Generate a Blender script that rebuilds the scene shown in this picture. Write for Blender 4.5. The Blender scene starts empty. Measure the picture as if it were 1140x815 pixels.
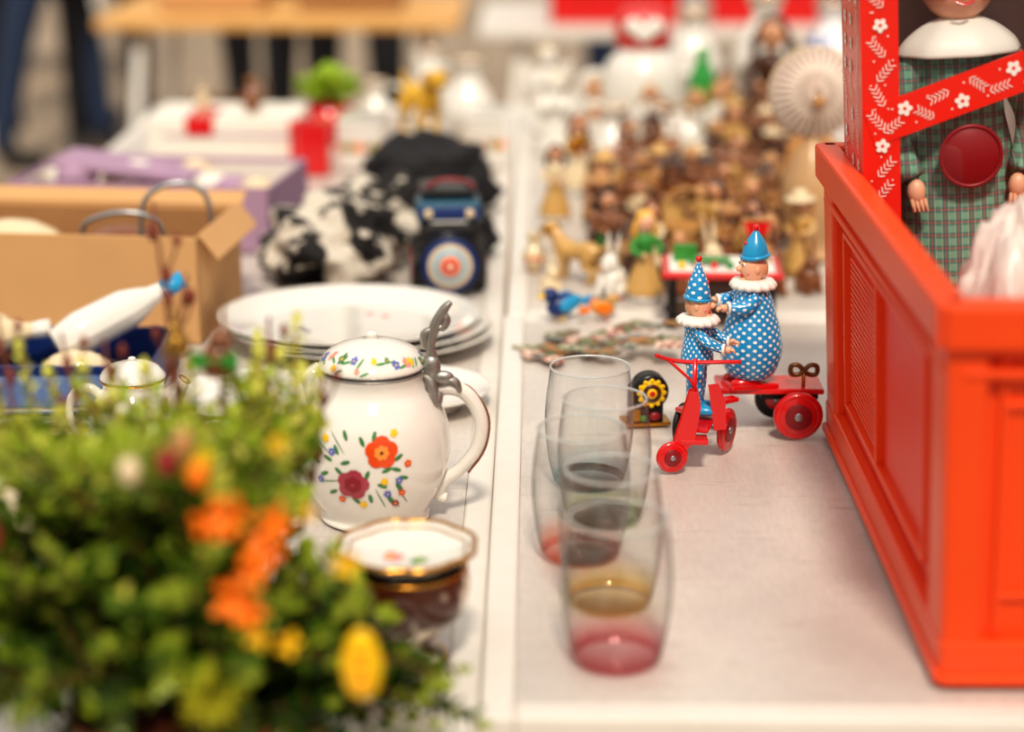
import bpy, bmesh, math, random
from mathutils import Vector, Matrix, Euler, noise
random.seed(7)
pi=math.pi
scene=bpy.context.scene
try:
    scene.view_settings.view_transform='Standard'
    scene.view_settings.look='Medium High Contrast'
except Exception as ex: print('look',ex)

# ------------------------------------------------------------------ materials
def C(r,g,b):
    f=lambda x:(x/255/12.92) if x/255<=.04045 else ((x/255+.055)/1.055)**2.4
    return (f(r),f(g),f(b),1)
_mc={}
def mat(name,col,rough=.4,metal=0,coat=0,var=.12,scale=30,bump=0,bscale=80,trans=0,sss=0,alpha=1):
    if name in _mc: return _mc[name]
    m=bpy.data.materials.new(name); m.use_nodes=True; nt=m.node_tree; N=nt.nodes; L=nt.links
    b=N['Principled BSDF']; b.inputs['Roughness'].default_value=rough; b.inputs['Metallic'].default_value=metal
    b.inputs['Coat Weight'].default_value=coat; b.inputs['Coat Roughness'].default_value=.08
    b.inputs['Transmission Weight'].default_value=trans; b.inputs['Alpha'].default_value=alpha
    if sss: b.inputs['Subsurface Weight'].default_value=sss; b.inputs['Subsurface Scale'].default_value=.01
    tc=N.new('ShaderNodeTexCoord'); no=N.new('ShaderNodeTexNoise'); no.inputs['Scale'].default_value=scale; no.inputs['Detail'].default_value=4
    L.new(tc.outputs['Object'],no.inputs['Vector'])
    mx=N.new('ShaderNodeMix'); mx.data_type='RGBA'
    mx.inputs[6].default_value=tuple(x*(1-var) for x in col[:3])+(1,)
    mx.inputs[7].default_value=tuple(min(1,x*(1+var)) for x in col[:3])+(1,)
    L.new(no.outputs['Fac'],mx.inputs[0]); L.new(mx.outputs[2],b.inputs['Base Color'])
    if bump:
        n2=N.new('ShaderNodeTexNoise'); n2.inputs['Scale'].default_value=bscale; n2.inputs['Detail'].default_value=5
        L.new(tc.outputs['Object'],n2.inputs['Vector'])
        bp=N.new('ShaderNodeBump'); bp.inputs['Strength'].default_value=bump; bp.inputs['Distance'].default_value=.002
        L.new(n2.outputs['Fac'],bp.inputs['Height']); L.new(bp.outputs['Normal'],b.inputs['Normal'])
    _mc[name]=m; return m

def ramp_mat(name,build,rough=.4,coat=0):
    m=bpy.data.materials.new(name); m.use_nodes=True; nt=m.node_tree
    b=nt.nodes['Principled BSDF']; b.inputs['Roughness'].default_value=rough; b.inputs['Coat Weight'].default_value=coat
    build(nt.nodes,nt.links,b); _mc[name]=m; return m

def dots_build(base,dot,scale,thr):
    def f(N,L,b):
        tc=N.new('ShaderNodeTexCoord'); mp=N.new('ShaderNodeMapping'); mp.inputs['Scale'].default_value=(scale[0],scale[1],1); mp.inputs['Rotation'].default_value=(0,0,pi/4)
        L.new(tc.outputs['UV'],mp.inputs['Vector'])
        v=N.new('ShaderNodeTexVoronoi'); v.voronoi_dimensions='2D'; v.inputs['Randomness'].default_value=.12; v.inputs['Scale'].default_value=1
        L.new(mp.outputs[0],v.inputs['Vector'])
        lt=N.new('ShaderNodeMath'); lt.operation='LESS_THAN'; lt.inputs[1].default_value=thr; L.new(v.outputs['Distance'],lt.inputs[0])
        mx=N.new('ShaderNodeMix'); mx.data_type='RGBA'; mx.inputs[6].default_value=base; mx.inputs[7].default_value=dot
        L.new(lt.outputs[0],mx.inputs[0]); L.new(mx.outputs[2],b.inputs['Base Color'])
    return f
def plaid_build(N,L,b):
    tc=N.new('ShaderNodeTexCoord'); prev=None
    base=C(120,175,150)
    for i,(d,sc,col,thr) in enumerate([('X',26,C(50,95,105),.55),('Z',26,C(50,95,105),.55),('X',26,C(200,80,70),.985),('Z',26,C(200,80,70),.985),('X',52,C(225,225,190),.985)]):
        w=N.new('ShaderNodeTexWave'); w.bands_direction=d; w.inputs['Scale'].default_value=sc; L.new(tc.outputs['Object'],w.inputs['Vector'])
        g=N.new('ShaderNodeMath'); g.operation='GREATER_THAN'; g.inputs[1].default_value=thr; L.new(w.outputs['Fac'],g.inputs[0])
        h=N.new('ShaderNodeMath'); h.operation='MULTIPLY'; h.inputs[1].default_value=.6; L.new(g.outputs[0],h.inputs[0])
        mx=N.new('ShaderNodeMix'); mx.data_type='RGBA'; mx.inputs[7].default_value=col
        if prev: L.new(prev,mx.inputs[6])
        else: mx.inputs[6].default_value=base
        L.new(h.outputs[0],mx.inputs[0]); prev=mx.outputs[2]
    L.new(prev,b.inputs['Base Color'])
def blotch_build(a,c,scale,thr,use='Object'):
    def f(N,L,b):
        tc=N.new('ShaderNodeTexCoord'); n=N.new('ShaderNodeTexNoise'); n.inputs['Scale'].default_value=scale; n.inputs['Detail'].default_value=2
        L.new(tc.outputs[use],n.inputs['Vector'])
        r=N.new('ShaderNodeValToRGB'); r.color_ramp.elements[0].position=thr-.02; r.color_ramp.elements[1].position=thr+.02
        r.color_ramp.elements[0].color=a; r.color_ramp.elements[1].color=c
        L.new(n.outputs['Fac'],r.inputs[0]); L.new(r.outputs[0],b.inputs['Base Color'])
    return f
def table_build(N,L,b):
    tc=N.new('ShaderNodeTexCoord')
    n=N.new('ShaderNodeTexNoise'); n.inputs['Scale'].default_value=5; n.inputs['Detail'].default_value=9; L.new(tc.outputs['Object'],n.inputs['Vector'])
    r=N.new('ShaderNodeValToRGB'); r.color_ramp.elements[0].position=.3; r.color_ramp.elements[1].position=.7
    r.color_ramp.elements[0].color=C(200,191,184); r.color_ramp.elements[1].color=C(228,220,212)
    L.new(n.outputs['Fac'],r.inputs[0])
    mp=N.new('ShaderNodeMapping'); mp.inputs['Scale'].default_value=(260,50,50); L.new(tc.outputs['Object'],mp.inputs[0])
    s=N.new('ShaderNodeTexNoise'); s.inputs['Scale'].default_value=1; s.inputs['Detail'].default_value=3; L.new(mp.outputs[0],s.inputs['Vector'])
    mx=N.new('ShaderNodeMix'); mx.data_type='RGBA'; mx.blend_type='MULTIPLY'; mx.inputs[0].default_value=.24
    L.new(r.outputs[0],mx.inputs[6]); L.new(s.outputs['Fac'],mx.inputs[7])
    mp2=N.new('ShaderNodeMapping'); mp2.inputs['Scale'].default_value=(18,90,40); mp2.inputs['Rotation'].default_value=(0,0,.5); L.new(tc.outputs['Object'],mp2.inputs[0])
    v=N.new('ShaderNodeTexNoise'); v.inputs['Scale'].default_value=1; v.inputs['Detail'].default_value=4; L.new(mp2.outputs[0],v.inputs['Vector'])
    r2=N.new('ShaderNodeValToRGB'); r2.color_ramp.elements[0].position=.60; r2.color_ramp.elements[1].position=.74
    r2.color_ramp.elements[0].color=(0,0,0,1); r2.color_ramp.elements[1].color=(.5,.5,.5,1); L.new(v.outputs['Fac'],r2.inputs[0])
    m3=N.new('ShaderNodeMix'); m3.data_type='RGBA'; m3.inputs[7].default_value=C(165,152,142); L.new(r2.outputs[0],m3.inputs[0]); L.new(mx.outputs[2],m3.inputs[6])
    L.new(m3.outputs[2],b.inputs['Base Color'])
    rr=N.new('ShaderNodeMapRange'); rr.inputs[3].default_value=.2; rr.inputs[4].default_value=.48; L.new(n.outputs['Fac'],rr.inputs[0]); L.new(rr.outputs[0],b.inputs['Roughness'])
    bp=N.new('ShaderNodeBump'); bp.inputs['Strength'].default_value=.2; bp.inputs['Distance'].default_value=.001; L.new(s.outputs['Fac'],bp.inputs['Height']); L.new(bp.outputs[0],b.inputs['Normal'])
def ground_build(N,L,b):
    tc=N.new('ShaderNodeTexCoord'); n=N.new('ShaderNodeTexNoise'); n.inputs['Scale'].default_value=1.2; n.inputs['Detail'].default_value=10; L.new(tc.outputs['Object'],n.inputs['Vector'])
    r=N.new('ShaderNodeValToRGB'); r.color_ramp.elements[0].position=.35; r.color_ramp.elements[1].position=.65
    r.color_ramp.elements[0].color=C(140,124,106); r.color_ramp.elements[1].color=C(168,150,130)
    L.new(n.outputs['Fac'],r.inputs[0])
    br=N.new('ShaderNodeTexBrick'); br.inputs['Scale'].default_value=2.2; br.inputs['Mortar Size'].default_value=.015; br.inputs['Mortar'].default_value=C(110,100,90)
    L.new(tc.outputs['Object'],br.inputs['Vector']); L.new(r.outputs[0],br.inputs['Color1']); L.new(r.outputs[0],br.inputs['Color2']); L.new(br.outputs['Color'],b.inputs['Base Color'])

M_table=ramp_mat('white_laminate',table_build,.38)
M_trim=mat('table_trim',C(226,220,212),.35,var=.06,scale=40)
M_steel=mat('galvanised_steel',C(170,172,175),.35,.8)
M_ground=ramp_mat('paving',ground_build,.9)
M_wood=mat('pale_wood',C(222,172,105),.5,var=.2,scale=8)
M_por=mat('white_porcelain',C(228,224,216),.10,coat=.6,var=.03,scale=20)
M_cream=mat('cream_porcelain',C(226,206,170),.2,coat=.3,var=.08)
M_gold=mat('gold_trim',C(190,135,50),.25,.9)
M_pewter=mat('pewter',C(158,154,150),.38,.8,bump=.4,bscale=120)
M_crate=mat('red_plastic',C(238,78,24),.36,var=.07,scale=8,bump=.08,bscale=300)
M_crate_shade=mat('red_plastic_side_shade',C(228,54,20),.42,var=.07,scale=10)  # same crate plastic, darker red: shade of the side faces painted in
M_red=mat('red_tin',C(212,20,24),.25,coat=.6,var=.08)
M_dred=mat('dark_red',C(140,25,35),.4)
M_rub=mat('black_rubber',C(28,26,26),.5)
M_black=mat('black_lacquer',C(22,20,22),.25)
M_skin=mat('painted_skin',C(236,182,150),.35,var=.04)
M_white=mat('white_paint',C(238,235,228),.45,var=.04)
M_blue=mat('clown_blue',C(30,155,208),.3,coat=.4,var=.05)
M_dblue=mat('dark_blue',C(25,50,110),.35)
M_yel=mat('yellow_paint',C(248,198,20),.35)
M_org=mat('orange_petals',C(252,128,8),.5)
M_green=mat('green_paint',C(60,140,60),.4)
M_brown=mat('brown_glaze',C(128,76,42),.25,coat=.4,var=.3)
M_lbrown=mat('tan_glaze',C(184,134,82),.3,coat=.3,var=.25)
M_dbrown=mat('dark_brown_glaze',C(74,42,26),.2,coat=.5,var=.2)
M_ochre=mat('ochre_glaze',C(200,158,92),.3,coat=.3,var=.2)
M_fskin=mat('matte_flesh_glaze',C(208,152,116),.35,coat=.2,var=.1)
M_blond=mat('blond_hair',C(228,175,75),.5)
M_pink=mat('pink_paint',C(225,145,135),.4)
M_brass=mat('brass',C(180,140,70),.3,.9)
M_card=mat('cardboard',C(205,160,110),.75,var=.06,scale=15,bump=.15)
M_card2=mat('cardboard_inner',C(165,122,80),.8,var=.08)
M_lilac=mat('lilac_card',C(172,140,166),.6,var=.05)
M_paper=mat('white_paper',C(232,226,214),.6,var=.03)
M_terra=mat('terracotta',C(170,90,60),.8,var=.15)
M_dots=ramp_mat('blue_polka_dots',dots_build(C(28,145,205),C(245,245,240),(24,165),.25),.28,.4)
M_dots2=ramp_mat('blue_polka_dots_limbs',dots_build(C(28,145,205),C(245,245,240),(8,150),.24),.28,.4)
M_plaid=ramp_mat('green_plaid',plaid_build,.85)
M_bw=ramp_mat('black_white_fabric',blotch_build(C(28,24,24),C(205,196,182),20,.52),.85)
def leafmat(name,col):
    m=bpy.data.materials.new(name); m.use_nodes=True; N=m.node_tree.nodes; L=m.node_tree.links
    b=N['Principled BSDF']; b.inputs['Roughness'].default_value=.26
    tc=N.new('ShaderNodeTexCoord'); no=N.new('ShaderNodeTexNoise'); no.inputs['Scale'].default_value=45; L.new(tc.outputs['Object'],no.inputs['Vector'])
    mx=N.new('ShaderNodeMix'); mx.data_type='RGBA'; mx.inputs[6].default_value=tuple(x*.6 for x in col[:3])+(1,); mx.inputs[7].default_value=tuple(min(1,x*1.4) for x in col[:3])+(1,)
    L.new(no.outputs['Fac'],mx.inputs[0]); L.new(mx.outputs[2],b.inputs['Base Color'])
    t=N.new('ShaderNodeBsdfTranslucent'); L.new(mx.outputs[2],t.inputs['Color'])
    ms=N.new('ShaderNodeMixShader'); ms.inputs[0].default_value=.3; L.new(b.outputs[0],ms.inputs[1]); L.new(t.outputs[0],ms.inputs[2])
    L.new(ms.outputs[0],N['Material Output'].inputs['Surface']); return m
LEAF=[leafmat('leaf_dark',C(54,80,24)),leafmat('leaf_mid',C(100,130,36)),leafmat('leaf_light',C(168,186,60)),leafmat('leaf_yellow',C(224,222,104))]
M_stem=mat('woody_stem',C(112,62,42),.7,var=.2)
def glassmat(name,tint,top,edge=.45,dark=0.0):
    m=bpy.data.materials.new(name); m.use_nodes=True; N=m.node_tree.nodes; L=m.node_tree.links
    N.remove(N['Principled BSDF'])
    tc=N.new('ShaderNodeTexCoord'); sp=N.new('ShaderNodeSeparateXYZ'); L.new(tc.outputs['Object'],sp.inputs[0])
    mr=N.new('ShaderNodeMapRange'); mr.interpolation_type='SMOOTHSTEP'; mr.inputs[1].default_value=0.002; mr.inputs[2].default_value=top; L.new(sp.outputs['Z'],mr.inputs[0])
    mx=N.new('ShaderNodeMix'); mx.data_type='RGBA'; mx.inputs[6].default_value=tint; mx.inputs[7].default_value=(.98,.985,.98,1); L.new(mr.outputs[0],mx.inputs[0])
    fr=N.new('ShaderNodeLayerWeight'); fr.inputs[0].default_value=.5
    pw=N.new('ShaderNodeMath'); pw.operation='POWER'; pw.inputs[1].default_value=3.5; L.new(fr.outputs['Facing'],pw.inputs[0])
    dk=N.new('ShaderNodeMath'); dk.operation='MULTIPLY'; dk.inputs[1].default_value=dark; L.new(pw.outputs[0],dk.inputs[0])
    m2=N.new('ShaderNodeMix'); m2.data_type='RGBA'; m2.inputs[7].default_value=(.20,.21,.21,1); L.new(dk.outputs[0],m2.inputs[0]); L.new(mx.outputs[2],m2.inputs[6])  # refraction darkening at the glass edges, painted into the transparent colour
    t=N.new('ShaderNodeBsdfTransparent'); L.new(m2.outputs[2],t.inputs[0])
    g=N.new('ShaderNodeBsdfGlossy'); g.inputs['Roughness'].default_value=.04
    ad=N.new('ShaderNodeMath'); ad.operation='MULTIPLY_ADD'; ad.inputs[1].default_value=edge; ad.inputs[2].default_value=.06; ad.use_clamp=True; L.new(pw.outputs[0],ad.inputs[0])
    ms=N.new('ShaderNodeMixShader'); L.new(ad.outputs[0],ms.inputs[0]); L.new(t.outputs[0],ms.inputs[1]); L.new(g.outputs[0],ms.inputs[2])
    L.new(ms.outputs[0],N['Material Output'].inputs['Surface']); return m
M_film=glassmat('clear_film',(.97,.97,.97,1),.01,.2)

# ------------------------------------------------------------------ mesh builder
def T(x,y,z): return Matrix.Translation((x,y,z))
def R(a,ax): return Matrix.Rotation(a,4,ax)
def S(x,y,z): return Matrix.Diagonal((x,y,z,1))
def cr(pts,sub):
    P=[Vector(p) for p in pts]
    if len(P)<3 or sub<2: return P
    out=[]
    for i in range(len(P)-1):
        p0=P[max(i-1,0)];p1=P[i];p2=P[i+1];p3=P[min(i+2,len(P)-1)]
        for k in range(sub):
            t=k/sub
            out.append(.5*((2*p1)+(p2-p0)*t+(2*p0-5*p1+4*p2-p3)*t*t+(3*p1-p0-3*p2+p3)*t**3))
    out.append(P[-1]); return out
class MB:
    def __init__(s): s.v=[];s.f=[];s.m=[];s.u=[];s.s=[];s.mats=[];s.M=Matrix.Identity(4)
    def mi(s,mt):
        if mt not in s.mats: s.mats.append(mt)
        return s.mats.index(mt)
    def add(s,verts,faces,mt,M=None,smooth=True,uv=None):
        X=s.M@M if M is not None else s.M
        o=len(s.v); k=s.mi(mt)
        s.v.extend([X@Vector(p) for p in verts])
        for f in faces:
            s.f.append([i+o for i in f]); s.m.append(k); s.s.append(smooth)
            s.u.append([uv[i] for i in f] if uv else None)
    def lathe(s,prof,mt,M=None,n=28,sub=4,wob=None):
        pr=cr([(a,0,b) for a,b in prof],sub) if sub>1 else [Vector((a,0,b)) for a,b in prof]
        V=[];U=[];ln=0
        for j,p in enumerate(pr):
            if j: ln+=(p-pr[j-1]).length
            for i in range(n+1):
                a=2*pi*i/n; r=max(p.x,.00005)
                if wob: r*=wob(a,p.z)
                V.append((r*math.cos(a),r*math.sin(a),p.z)); U.append((i/n,ln))
        F=[[j*(n+1)+i,j*(n+1)+i+1,(j+1)*(n+1)+i+1,(j+1)*(n+1)+i] for j in range(len(pr)-1) for i in range(n)]
        s.add(V,F,mt,M,True,U)
    def ell(s,c,r,mt,rot=None,n=16):
        if not hasattr(r,'__len__'): r=(r,r,r)
        k=max(6,n//2)
        prof=[(math.sin(pi*i/k),-math.cos(pi*i/k)) for i in range(k+1)]
        M=T(*c)@(rot if rot is not None else Matrix.Identity(4))@S(*r)
        s.lathe(prof,mt,M,n,1)
    def tube(s,pts,rad,mt,n=8,sub=5,closed=False,flat=1):
        if not hasattr(rad,'__len__'): rad=[rad]*len(pts)
        P=cr(pts,sub); m=len(P)
        rr=[]
        for i in range(m):
            t=i/(m-1)*(len(rad)-1); k=min(int(t),len(rad)-2); rr.append(rad[k]*(1-(t-k))+rad[k+1]*(t-k))
        tg=[(P[min(i+1,m-1)]-P[max(i-1,0)]).normalized() for i in range(m)]
        up=Vector((0,0,1)) if abs(tg[0].z)<.9 else Vector((1,0,0))
        nx=tg[0].cross(up).normalized(); V=[];U=[];ln=0
        for i in range(m):
            nx=(nx-tg[i]*nx.dot(tg[i])).normalized(); by=tg[i].cross(nx)
            if i: ln+=(P[i]-P[i-1]).length
            for k in range(n+1):
                a=2*pi*k/n; V.append(P[i]+nx*math.cos(a)*rr[i]+by*math.sin(a)*rr[i]*flat); U.append((k/n,ln))
        F=[[j*(n+1)+i,j*(n+1)+i+1,(j+1)*(n+1)+i+1,(j+1)*(n+1)+i] for j in range(m-1) for i in range(n)]
        F.append(list(range(n))[::-1]); F.append([(m-1)*(n+1)+i for i in range(n)])
        s.add(V,F,mt,None,True,U)
    def box(s,c,size,mt,bev=.0015,rot=None,seg=2):
        bm=bmesh.new(); bmesh.ops.create_cube(bm,size=1)
        for v in bm.verts: v.co=Vector((v.co.x*size[0],v.co.y*size[1],v.co.z*size[2]))
        if bev>0:
            bmesh.ops.bevel(bm,geom=bm.edges[:],offset=min(bev,min(size)*.45),segments=seg,affect='EDGES',profile=.5)
        bm.verts.index_update()
        V=[v.co.copy() for v in bm.verts]; F=[[v.index for v in f.verts] for f in bm.faces]; bm.free()
        s.add(V,F,mt,T(*c)@(rot if rot is not None else Matrix.Identity(4)),False)
    def prism(s,poly,th,mt,M=None):
        n=len(poly); V=[(x,y,-th/2) for x,y in poly]+[(x,y,th/2) for x,y in poly]
        F=[list(range(n))[::-1],[n+i for i in range(n)]]+[[i,(i+1)%n,n+(i+1)%n,n+i] for i in range(n)]
        s.add(V,F,mt,M,False)
    def cyl(s,c,r,h,mt,rot=None,n=28,bev=.0008):
        s.lathe([(0,-h/2),(r-bev,-h/2),(r,-h/2+bev),(r,h/2-bev),(r-bev,h/2),(0,h/2)],mt,T(*c)@(rot if rot is not None else Matrix.Identity(4)),n,1)
    def ring(s,c,R0,r,mt,rot=None,n=32,k=8):
        V=[];F=[]
        for i in range(n):
            a=2*pi*i/n
            for j in range(k):
                b=2*pi*j/k; q=R0+r*math.cos(b); V.append((q*math.cos(a),q*math.sin(a),r*math.sin(b)))
        F=[[i*k+j,((i+1)%n)*k+j,((i+1)%n)*k+(j+1)%k,i*k+(j+1)%k] for i in range(n) for j in range(k)]
        s.add(V,F,mt,T(*c)@(rot if rot is not None else Matrix.Identity(4)))
    def obj(s,name,loc=(0,0,0),rot=(0,0,0),parent=None,sc=1):
        me=bpy.data.meshes.new(name); me.from_pydata([tuple(p) for p in s.v],[],s.f)
        for m in s.mats: me.materials.append(m)
        ul=me.uv_layers.new(name='UVMap')
        for i,p in enumerate(me.polygons):
            p.material_index=s.m[i]; p.use_smooth=s.s[i]
            if s.u[i]:
                for li,uv in zip(p.loop_indices,s.u[i]): ul.data[li].uv=uv
        bm=bmesh.new(); bm.from_mesh(me); bmesh.ops.recalc_face_normals(bm,faces=bm.faces[:]); bm.to_mesh(me); bm.free()
        o=bpy.data.objects.new(name,me); scene.collection.objects.link(o)
        o.location=loc; o.rotation_euler=rot; o.scale=(sc,sc,sc)
        if parent: o.parent=parent
        return o
def empty(name,loc=(0,0,0),rot=(0,0,0)):
    o=bpy.data.objects.new(name,None); scene.collection.objects.link(o); o.location=loc; o.rotation_euler=rot; o.empty_display_size=.05; return o

def decal(mb,mp,poly,mt):
    n=len(poly); cx=sum(p[0] for p in poly)/n; cy=sum(p[1] for p in poly)/n
    V=[mp(cx,cy)]; 
    for t in (.5,1): V+= [mp(cx+(x-cx)*t,cy+(y-cy)*t) for x,y in poly]
    F=[[0,1+i,1+(i+1)%n] for i in range(n)]+[[1+i,1+n+i,1+n+(i+1)%n,1+(i+1)%n] for i in range(n)]
    mb.add(V,F,mt)
def ellp(cx,cy,a,b,rot,n=10):
    return [(cx+a*math.cos(t)*math.cos(rot)-b*math.sin(t)*math.sin(rot),cy+a*math.cos(t)*math.sin(rot)+b*math.sin(t)*math.cos(rot)) for t in [2*pi*i/n for i in range(n)]]
def flower2d(mb,mp,cx,cy,r,petal,centre,n=5,rot=0,off=0,fat=.4):
    for i in range(n):
        a=rot+2*pi*i/n; decal(mb,lambda u,v:mp(u,v,off+.00002*i),ellp(cx+math.cos(a)*r*.55,cy+math.sin(a)*r*.55,r*.52,r*fat,a),petal)
    decal(mb,lambda u,v:mp(u,v,off+.0003),ellp(cx,cy,r*.25,r*.25,0),centre)
def lathe_map(rf,a0,z0,base=.0005):
    def mp(u,v,off=0):
        z=z0+v; r=rf(z)+base+off; a=a0+u/rf(z); return (r*math.cos(a),r*math.sin(a),z)
    return mp
def prof_fn(prof,sub=4):
    P=cr([(a,0,b) for a,b in prof],sub)
    def f(z):
        for i in range(len(P)-1):
            z0,z1=P[i].z,P[i+1].z
            if min(z0,z1)<=z<=max(z0,z1) and abs(z1-z0)>1e-7:
                t=(z-z0)/(z1-z0); return P[i].x*(1-t)+P[i+1].x*t
        return P[-1].x if z>P[-1].z else P[0].x
    return f

# ------------------------------------------------------------------ ground & tables
g=MB(); g.add([(-12,-4,0),(12,-4,0),(12,30,0),(-12,30,0)],[[0,1,2,3]],M_ground,smooth=False); g.obj('ground')
def table(name,x0,x1,y0,y1,z,top=M_table):
    m=MB(); cx,cy=(x0+x1)/2,(y0+y1)/2; w,d=x1-x0,y1-y0
    m.box((0,0,-.0145),(w-.052,d-.052,.026),top,.0015)
    t=.026
    for (a,b,c,e) in [(-w/2+t/2,0,t,d),(w/2-t/2,0,t,d)]: m.box((a,b,-.0155),(c,e,.030),M_trim,.003)
    for b in (-d/2+t/2,d/2-t/2): m.box((0,b,-.0155),(w-2*t,t,.030),M_trim,.003)
    for sx in (-1,1):
        for sy in (-1,1):
            m.tube([(sx*(w/2-.08),sy*(d/2-.12),-.03),(sx*(w/2-.06),sy*(d/2-.10),-z)],.014,M_steel,8,1)
        m.tube([(sx*(w/2-.07),-(d/2-.11),-z*.6),(sx*(w/2-.07),(d/2-.11),-z*.6)],.01,M_steel,8,1)
    return m.obj(name,(cx,cy,z))
table('folding_table',-.040,.76,1.30,2.425,.75)
table('folding_table',-.036,.76,2.432,4.15,.75)
table('folding_table',-.82,-.0415,.80,4.25,.728)

# ------------------------------------------------------------------ crate
def crate():
    m=MB(); W,L_,H=.40,.600,.302; w2,l2=W/2,L_/2
    m.box((0,0,.008),(W-.02,L_-.02,.008),M_crate,.002)
    ins=.012
    for sx in (-1,1):
        x=sx*(w2-ins)
        m.box((x,0,H/2),(.004,L_-.03,H-.01),M_crate_shade,.001)
        m.box((sx*(w2-.003),0,H-.020),(.022,L_+.006,.036),M_crate,.004)
        m.box((sx*(w2-.005),0,H-.056),(.014,L_-.02,.007),M_crate,.002)
        m.box((sx*(w2-.005),0,.018),(.014,L_,.036),M_crate,.003)
        m.box((sx*(w2-.001),0,.006),(.014,L_+.004,.010),M_crate,.003)
        for sy in (-1,1):
            m.box((sx*(w2-.006),sy*(l2-.028),H/2),(.013,.056,H-.01),M_crate,.004)
        for yy in (-.215,.215): m.box((sx*(w2-.007),yy*.93,.145),(.008,.006,.17),M_crate,.001)
        for zz in (.06,.23): m.box((sx*(w2-.007),0,zz),(.008,.405,.005),M_crate,.001)
        m.box((sx*(w2-.007),.02,.145),(.008,.006,.17),M_crate,.001)
        for i in range(26): m.box((sx*(w2-.0085),.108,.072+i*.0056),(.004,.14,.0026),M_crate,.0004,seg=1)
    for sy in (-1,1):
        y=sy*(l2-ins)
        m.box((0,y,H/2),(W-.03,.004,H-.01),M_crate,.001)
        m.box((0,sy*(l2-.003),H-.020),(W+.006,.022,.036),M_crate,.004)
        m.box((0,sy*(l2-.005),H-.056),(W-.02,.014,.007),M_crate,.002)
        m.box((0,sy*(l2-.005),.018),(W,.014,.036),M_crate,.003)
        m.box((0,sy*(l2-.001),.006),(W+.004,.014,.010),M_crate,.003)
        for sx in (-1,1):
            m.box((sx*(w2-.014),sy*(l2-.006),H/2),(.028,.013,H-.01),M_crate,.004)
            m.box((sx*(w2-.040),sy*(l2-.0085),H/2),(.005,.006,H-.08),M_crate,.001)
        m.box((0,sy*(l2-.0085),.22),(W-.08,.006,.006),M_crate,.002)
        m.box((0,sy*(l2-.0085),.07),(W-.08,.006,.006),M_crate,.002)
        m.box((0,sy*(l2-.006),.235),(.14,.012,.008),M_crate,.002)
    for p in m.v:
        k=p.z/H*.016; p.x+= k*(p.x/w2); p.y+=k*(p.y/l2)
    return m.obj('plastic_crate',(.504,1.652,.7525))
crate()

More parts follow.
